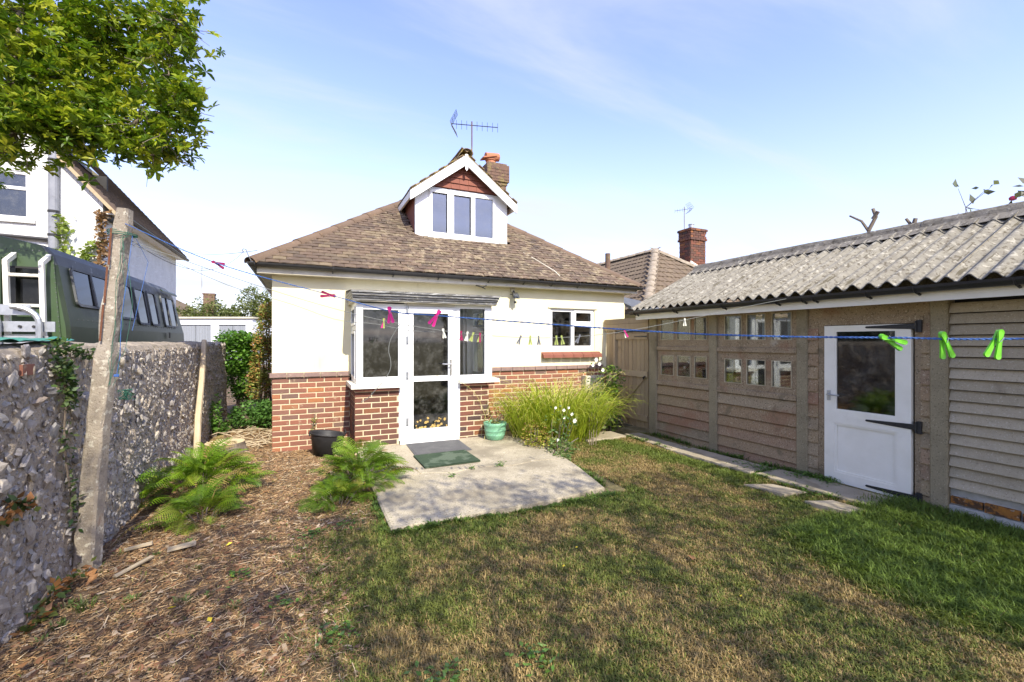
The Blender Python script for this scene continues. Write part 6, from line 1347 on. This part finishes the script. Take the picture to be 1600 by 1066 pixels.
foliage_thing('yellowing_sedum', 'small yellow-green bushy plant at the front of the strap-leaf clump', 'plant', (2.95, 5.6, 0), [((2.95, 5.62, .22), (.20, .2, .22), 700), ((3.05, 5.45, .12), (.2, .2, .12), 350)], .04, [(.3, .33, .05), (.4, .38, .06), (.22, .26, .04), (.36, .22, .08)])
foliage_thing('leafy_weed', 'low leafy weed spilling over the back right corner of the patio', 'plant', (3.1, 5.25, 0), [((3.12, 5.2, .12), (.17, .22, .13), 420), ((3.0, 5.0, .06), (.1, .14, .06), 150)], .05, [(.10, .19, .05), (.16, .25, .07), (.2, .22, .09)])
foliage_thing('gate_weed', 'dark leafy plant between the strap-leaf clump and the gate', 'plant', (4.75, 6.4, 0), [((4.72, 6.4, .45), (.28, .28, .5), 900), ((4.8, 6.3, .9), (.22, .2, .3), 300)], .075, [(.08, .15, .03), (.13, .23, .04), (.2, .26, .05)])
PP = foliage_thing('pot_seedling', 'wilting pale seedling growing in the green pot', 'plant', (2.56, 6.17, .30), [((2.56, 6.15, .36), (.10, .08, .05), 80)], .05, [(.3, .33, .12), (.25, .3, .1)])

# ---------------- lawn, mulch and litter ----------------
def fbm(x, y, s, off=0.0, o=3):
    v = 0; a = 1; n = 0
    for k in range(o): v += a * mn.noise(Vector((x * s * 2 ** k + off, y * s * 2 ** k - off, off * .37))); n += a; a *= .55
    return v / n
G_ = .05; NX, NY = int(8.4 / G_), int(9.0 / G_)
gxs = -2 + np.arange(NX) * G_; gys = np.arange(NY) * G_
patch = np.array([[fbm(x, y, 1.35, 3.1, 4) for x in gxs] for y in gys]); fineN = np.array([[fbm(x, y, 4.0, 9.7, 2) for x in gxs] for y in gys]); gzz = np.array([[gz(x, y) for x in gxs] for y in gys])
def samp(A_, x, y): return A_[np.clip((y / G_).astype(int), 0, NY - 1), np.clip(((x + 2) / G_).astype(int), 0, NX - 1)]
def edge(y): return np.interp(y, [0, 2.2, 3.8, 4.0, 9], [-.05, .05, .0, .45, .6])
def lush(x, y):
    a = np.clip((x - (3.22 + .12 * np.sin(y * 3.1))) / .22, 0, 1) * np.clip((2.42 + (x - 3.3) * .10 - y) / .15, 0, 1)
    b = np.clip(1 - np.abs(y - 3.62 - .1 * np.sin(x * 4)) / .35, 0, 1) * ((x > .5) & (x < 3.2)) * .55
    c_ = np.clip(1 - np.abs(x - 4.35 - .15 * np.sin(y * 2)) / .35, 0, 1) * (y > 2.6) * .6
    return np.maximum(a, np.maximum(b, c_))
def make_blades(N, region, hmul, name, label, prob, hexp=1.0, wd=.0027):
    x0, x1, y0, y1 = region
    x = np.random.uniform(x0, x1, N); y = y0 + (y1 - y0) * np.random.rand(N) ** 1.25
    keep = prob(x, y) > np.random.rand(N); x, y = x[keep], y[keep]
    on_p = (x > .64) & (x < 3.05) & (y > 3.72) & (y < 6.6); on_path = (x > 4.70) & (y > 2.35) & (y < 5.85); on_s = (x > 4.27) & (x < 4.60) & (((y > 2.9) & (y < 3.26)) | ((y > 2.33) & (y < 2.66)))
    k = ~(on_p | (on_path & (np.random.rand(len(x)) < .93)) | on_s) & (x < 5.22); x, y = x[k], y[k]; n = len(x)
    z = samp(gzz, x, y); lu = lush(x, y); pa = samp(patch, x, y); fi = samp(fineN, x, y)
    h = hmul * (.018 + .026 * np.random.rand(n) ** 1.5 + .015 * np.clip(fi * 2, 0, 1) + lu * .040 * np.random.rand(n)); az = np.random.uniform(0, 2 * np.pi, n)
    lean = np.abs(np.random.normal(0, 1, n)) * .55 + .45; w2 = wd * (.6 + .6 * np.random.rand(n)) * (1 + .12 * y)
    dx, dy = np.cos(az), np.sin(az); ax, ay = -dy, dx
    V = np.zeros((n, 5, 3)); hl = h / np.sqrt(1 + lean ** 2 * .5)
    V[:, 0] = np.stack([x - ax * w2, y - ay * w2, z - .004], 1); V[:, 1] = np.stack([x + ax * w2, y + ay * w2, z - .004], 1)
    V[:, 2] = np.stack([x + dx * h * lean * .35 + ax * w2 * .8, y + dy * h * lean * .35 + ay * w2 * .8, z + hl * .65], 1); V[:, 3] = np.stack([x + dx * h * lean * .35 - ax * w2 * .8, y + dy * h * lean * .35 - ay * w2 * .8, z + hl * .65], 1)
    V[:, 4] = np.stack([x + dx * h * lean, y + dy * h * lean, z + hl * (.95 - .25 * np.random.rand(n))], 1)
    b = np.arange(n)[:, None] * 5
    gr = np.clip(.46 + pa * 1.0 + fi * .7 + lu * .9 + np.random.normal(0, .26, n), 0, 1)[:, None]
    straw = np.array([.345, .245, .10]) * (.65 + .6 * np.random.rand(n, 1)); green = (np.array([.155, .18, .034]) * (1 - lu[:, None] * np.array([.24, .0, .35]))) * (.6 + .7 * np.random.rand(n, 1))
    mixc = np.where(gr > .55, green, np.where(gr > .42, (green + straw) / 2, straw))
    return link(name, nmesh(name, V.reshape(-1, 3), [b + np.array([0, 1, 2, 3]), b + np.array([3, 2, 4])], M['blade'], col=np.repeat(mixc, 5, 0)), kind='stuff', label=label, cat='grass')
lawnp = lambda x, y: np.clip((x - edge(y) + .22 * samp(patch, x, y) + .35 * np.random.normal(size=len(x)) * .5) / .25, .02, 1) * np.clip(1.15 - .07 * y, .3, 1) * (.75 + .5 * np.clip(samp(fineN, x, y) + .3, 0, 1)) * ((y < 5.9) | (x < .2)) * ((x > .1) | (y < 6.5))
make_blades(640000, (-1.2, 5.22, .75, 6.0), .82, 'lawn', 'patchy half-dry mown lawn across the foreground', lawnp)
make_blades(85000, (3.1, 5.22, .3, 2.6), 1.6, 'long_grass', 'longer lush green grass patch before the garage boards', lambda x, y: lush(x, y) * .9)
# taller tufts at the wall foot, path edges
def tufts(name, label, spots, cols, n=40, h=.08, w_=.004):
    V, F, Cc = [], [], []
    for (x, y, s) in spots:
        for _ in range(n):
            a = random.uniform(0, 6.28); r_ = abs(random.gauss(0, .04)) * s; X_, Y_ = x + math.cos(a) * r_, y + math.sin(a) * r_; hh = h * s * random.uniform(.5, 1.2); z_ = gz(X_, Y_); q = a + random.gauss(0, .6); dx, dy = math.cos(q), math.sin(q); l = random.uniform(.3, 1.1); b = len(V)
            V += [(X_ - dy * w_, Y_ + dx * w_, z_), (X_ + dy * w_, Y_ - dx * w_, z_), (X_ + dx * hh * l * .4 + dy * w_, Y_ + dy * hh * l * .4 - dx * w_, z_ + hh * .65), (X_ + dx * hh * l * .4 - dy * w_, Y_ + dy * hh * l * .4 + dx * w_, z_ + hh * .65), (X_ + dx * hh * l, Y_ + dy * hh * l, z_ + hh * .8)]
            F.append(b); Cc += [np.array(random.choice(cols)) * random.uniform(.7, 1.2)] * 5
    b = np.array(F)[:, None]; link(name, nmesh(name, np.array(V), [b + np.array([0, 1, 2, 3]), b + np.array([3, 2, 4])], M['blade'], col=np.array(Cc)), kind='stuff', label=label, cat='grass')
rr = random.Random(33)
GRC = [(.09, .16, .02), (.12, .2, .03), (.07, .12, .02)]
tufts('grass_tufts', 'green grass tufts along the garage foot and path edges', [(5.17 + rr.uniform(-.03, .03), rr.uniform(2.9, 5.7), rr.uniform(.4, 1.1)) for _ in range(46)] + [(4.70 + rr.gauss(0, .03), rr.uniform(2.3, 5.8), rr.uniform(.4, .9)) for _ in range(60)] + [(rr.uniform(4.7, 5.15), rr.choice((3.53, 4.735)) + rr.gauss(0, .03), rr.uniform(.4, .9)) for _ in range(24)] + [(rr.uniform(.6, 2.85), 3.66 + rr.gauss(0, .03), rr.uniform(.4, .8)) for _ in range(110)] + [(.60 + rr.gauss(0, .02), rr.uniform(3.7, 4.5), rr.uniform(.4, .9)) for _ in range(20)] + [(2.86 + .12 * t_ + rr.gauss(0, .03), 3.85 + 1.2 * t_, rr.uniform(.4, 1.0)) for t_ in [rr.random() for _ in range(30)]], GRC, 34, .07)
tufts('mulch_tufts', 'scattered small grass tufts and weeds in the brown mulch', [(rr.uniform(-1.0, .2), rr.uniform(2.0, 4.4), rr.uniform(.25, .8)) for _ in range(26)] + [(-1.2 + rr.gauss(0, .05), rr.uniform(3.0, 6.5), rr.uniform(.3, 1.0)) for _ in range(20)], [(.09, .15, .03), (.14, .19, .05), (.25, .22, .1)], 26, .06)
P_ = []
for cx, cy, r, n in ((5.1, 3.2, .16, 260), (5.1, 2.95, .12, 120), (4.95, 3.6, .16, 150), (4.9, 3.85, .12, 90), (4.6, 2.85, .08, 60), (4.4, 1.9, .12, 60), (3.9, 2.05, .08, 40), (1.45, 4.72, .05, 30), (1.75, 4.90, .03, 20), (2.1, 4.88, .05, 30), (.0, 3.9, .1, 60), (.3, 3.95, .12, 80), (-.4, 3.4, .08, 40), (.15, 2.5, .1, 60), (1.0, 1.95, .1, 60), (.55, 2.0, .1, 60), (-.1, 2.9, .1, 40)):
    P_ += [(cx + rr.gauss(0, r * .5), cy + rr.gauss(0, r * .5), gz(cx, cy) + (.085 if 3.7 < cy < 6 and .6 < cx < 3 else .02) + rr.random() * .035) for _ in range(n)]
link('broadleaf_weeds', leaves(np.array(P_), .035, [(.10, .2, .03), (.15, .27, .05), (.09, .16, .05)], 'broadleaf_weeds', up=.6), kind='stuff', label='low broad-leaved weeds dotted along the path, patio crack and lawn', cat='weeds')
# mulch of dry stalks and chips
def litter(N, L0, L1, wd, name, label, cols, dens, thick=.5, cat='mulch'):
    y = 1.7 + 8.5 * np.random.rand(N) ** 1.7; x = np.random.uniform(-1.42, .75, N); k = dens(x, y) > np.random.rand(N); x, y = x[k], y[k]; n = len(x)
    L = np.random.uniform(L0, L1, n) * (1 + .03 * y); az = np.random.vonmises(.5, .6, n); el = np.abs(np.random.normal(0, .16, n)); w_ = wd * (.5 + np.random.rand(n)) * (1 + .08 * y); z = samp(gzz, x, y) + .003 + .014 * np.random.rand(n)
    d = np.stack([np.cos(az) * np.cos(el), np.sin(az) * np.cos(el), np.sin(el)], 1); s_ = np.stack([-np.sin(az), np.cos(az), np.zeros(n)], 1); c_ = np.stack([x, y, z], 1); up_ = np.array([0, 0, 1.0])
    bend = np.random.normal(0, .08, n)[:, None] * L[:, None] * s_
    V = np.stack([c_ - d * L[:, None] / 2 - s_ * w_[:, None] / 2, c_ - d * L[:, None] / 2 + s_ * w_[:, None] / 2, c_ - d * L[:, None] / 2 + up_ * w_[:, None] * thick,
                  c_ + bend - s_ * w_[:, None] / 2, c_ + bend + s_ * w_[:, None] / 2, c_ + bend + up_ * w_[:, None] * thick,
                  c_ + d * L[:, None] / 2 - s_ * w_[:, None] / 3, c_ + d * L[:, None] / 2 + s_ * w_[:, None] / 3, c_ + d * L[:, None] / 2 + up_ * w_[:, None] * thick * .6], 1)
    b = np.arange(n)[:, None] * 9; F = np.concatenate([b + np.array(q) for q in ((0, 3, 5, 2), (2, 5, 4, 1), (3, 6, 8, 5), (5, 8, 7, 4))])
    cc = np.array(cols)[np.random.randint(0, len(cols), n)] * (.6 + .7 * np.random.rand(n, 1))
    return link(name, nmesh(name, V.reshape(-1, 3), F, M['straw'], col=np.repeat(cc, 9, 0)), kind='stuff', label=label, cat=cat)
md = lambda x, y: np.clip((edge(y) + .25 - x + .3 * samp(patch, x, y)) / .35, 0, 1) * ((y > 3.6) | (x < .5)) * ((y < 7.05) | (x < -.43)) * (.55 + .9 * np.clip(samp(fineN, x, y) + .35, 0, 1))
DC = [(.30, .185, .085), (.22, .125, .06), (.46, .32, .17), (.13, .078, .04), (.35, .21, .095), (.26, .15, .07)]
litter(95000, .008, .034, .0038, 'mulch', 'brown mulch of dry stalks and wood chips between wall and lawn', DC, md)
litter(5000, .04, .11, .0034, 'dry_stalks', 'longer pale dry stalks strewn over the brown mulch', [(.50, .38, .22), (.42, .28, .15), (.58, .46, .3)], md, cat='dry stalks')
litter(5000, .02, .05, .016, 'wood_chips', 'flat wood chips and dead leaf scraps in the mulch', [(.33, .21, .12), (.2, .12, .07), (.46, .35, .23), (.25, .12, .06)], md, .15, cat='wood chips')
m = MB()
for i in range(70):
    x, y = rr.uniform(-1.2, -.35), rr.uniform(7.3, 9.5); a = rr.uniform(0, 6.28); L = rr.uniform(.2, .6); m.tube([(x, y, .03), (x + math.cos(a) * L / 2, y + math.sin(a) * L / 2, .05 + rr.random() * .06), (x + math.cos(a + .3) * L, y + math.sin(a + .3) * L, .03 + rr.random() * .05)], [.007, .006, .003], 5)
m.build('twig_pile', M['stick'], kind='stuff', label='pile of cut twigs beyond the stump beside the bungalow', cat='twigs')
def flat_leaf(label, cat, x, y, L, mt, az, z=.03):
    m = MB(); m.add([(-L / 2, 0, 0), (-L * .1, L * .3, .006), (L / 2, 0, .004), (-L * .1, -L * .3, .008), (0, 0, -.002)], [(0, 4, 1), (1, 4, 2), (2, 4, 3), (3, 4, 0)]); m.build('fallen_leaf', M[mt], label=label, cat='leaf', loc=(x, y, gz(x, y) + z), rot=(rr.gauss(0, .3), rr.gauss(0, .3), az), group=cat)
for x, y, lb in ((-.52, 3.92, 'yellow fallen leaf on the mulch, farthest of the row right of the wood scraps'), (-.70, 3.15, 'yellow fallen leaf on the mulch right of the concrete post foot'), (-.48, 2.92, 'yellow fallen leaf beside a small grass tuft in the mulch'), (-.62, 2.32, 'yellow fallen leaf nearest the bottom edge in the mulch'), (-.44, 3.42, 'yellow fallen leaf among pale chips in the middle mulch')): flat_leaf(lb, 'yellow leaves on the mulch', x, y, .045, 'yleaf', rr.uniform(0, 6))
for x, y, lb in ((-1.26, 3.78, 'large brown dead leaf against the foot of the concrete post'), (-1.22, 3.66, 'curled brown leaf just left of the post foot'), (-1.25, 3.0, 'brown dead leaf at the wall foot near the left edge'), (-1.2, 2.85, 'lighter brown dead leaf nearest the left edge'), (2.45, 2.32, 'small rusty leaf lying on the right of the lawn')): flat_leaf(lb, 'brown dead leaves', x, y, .09, 'tape', rr.uniform(0, 6), .045)
for x, y, lb in ((1.78, 2.75, 'tiny yellow flower in the middle of the lawn'), (1.55, 2.55, 'tiny yellow flower left of the other lawn flowers'), (2.35, 1.85, 'tiny yellow flower near the lower right of the lawn')): flat_leaf(lb, 'yellow lawn flowers', x, y, .022, 'yleaf', 0, .05)
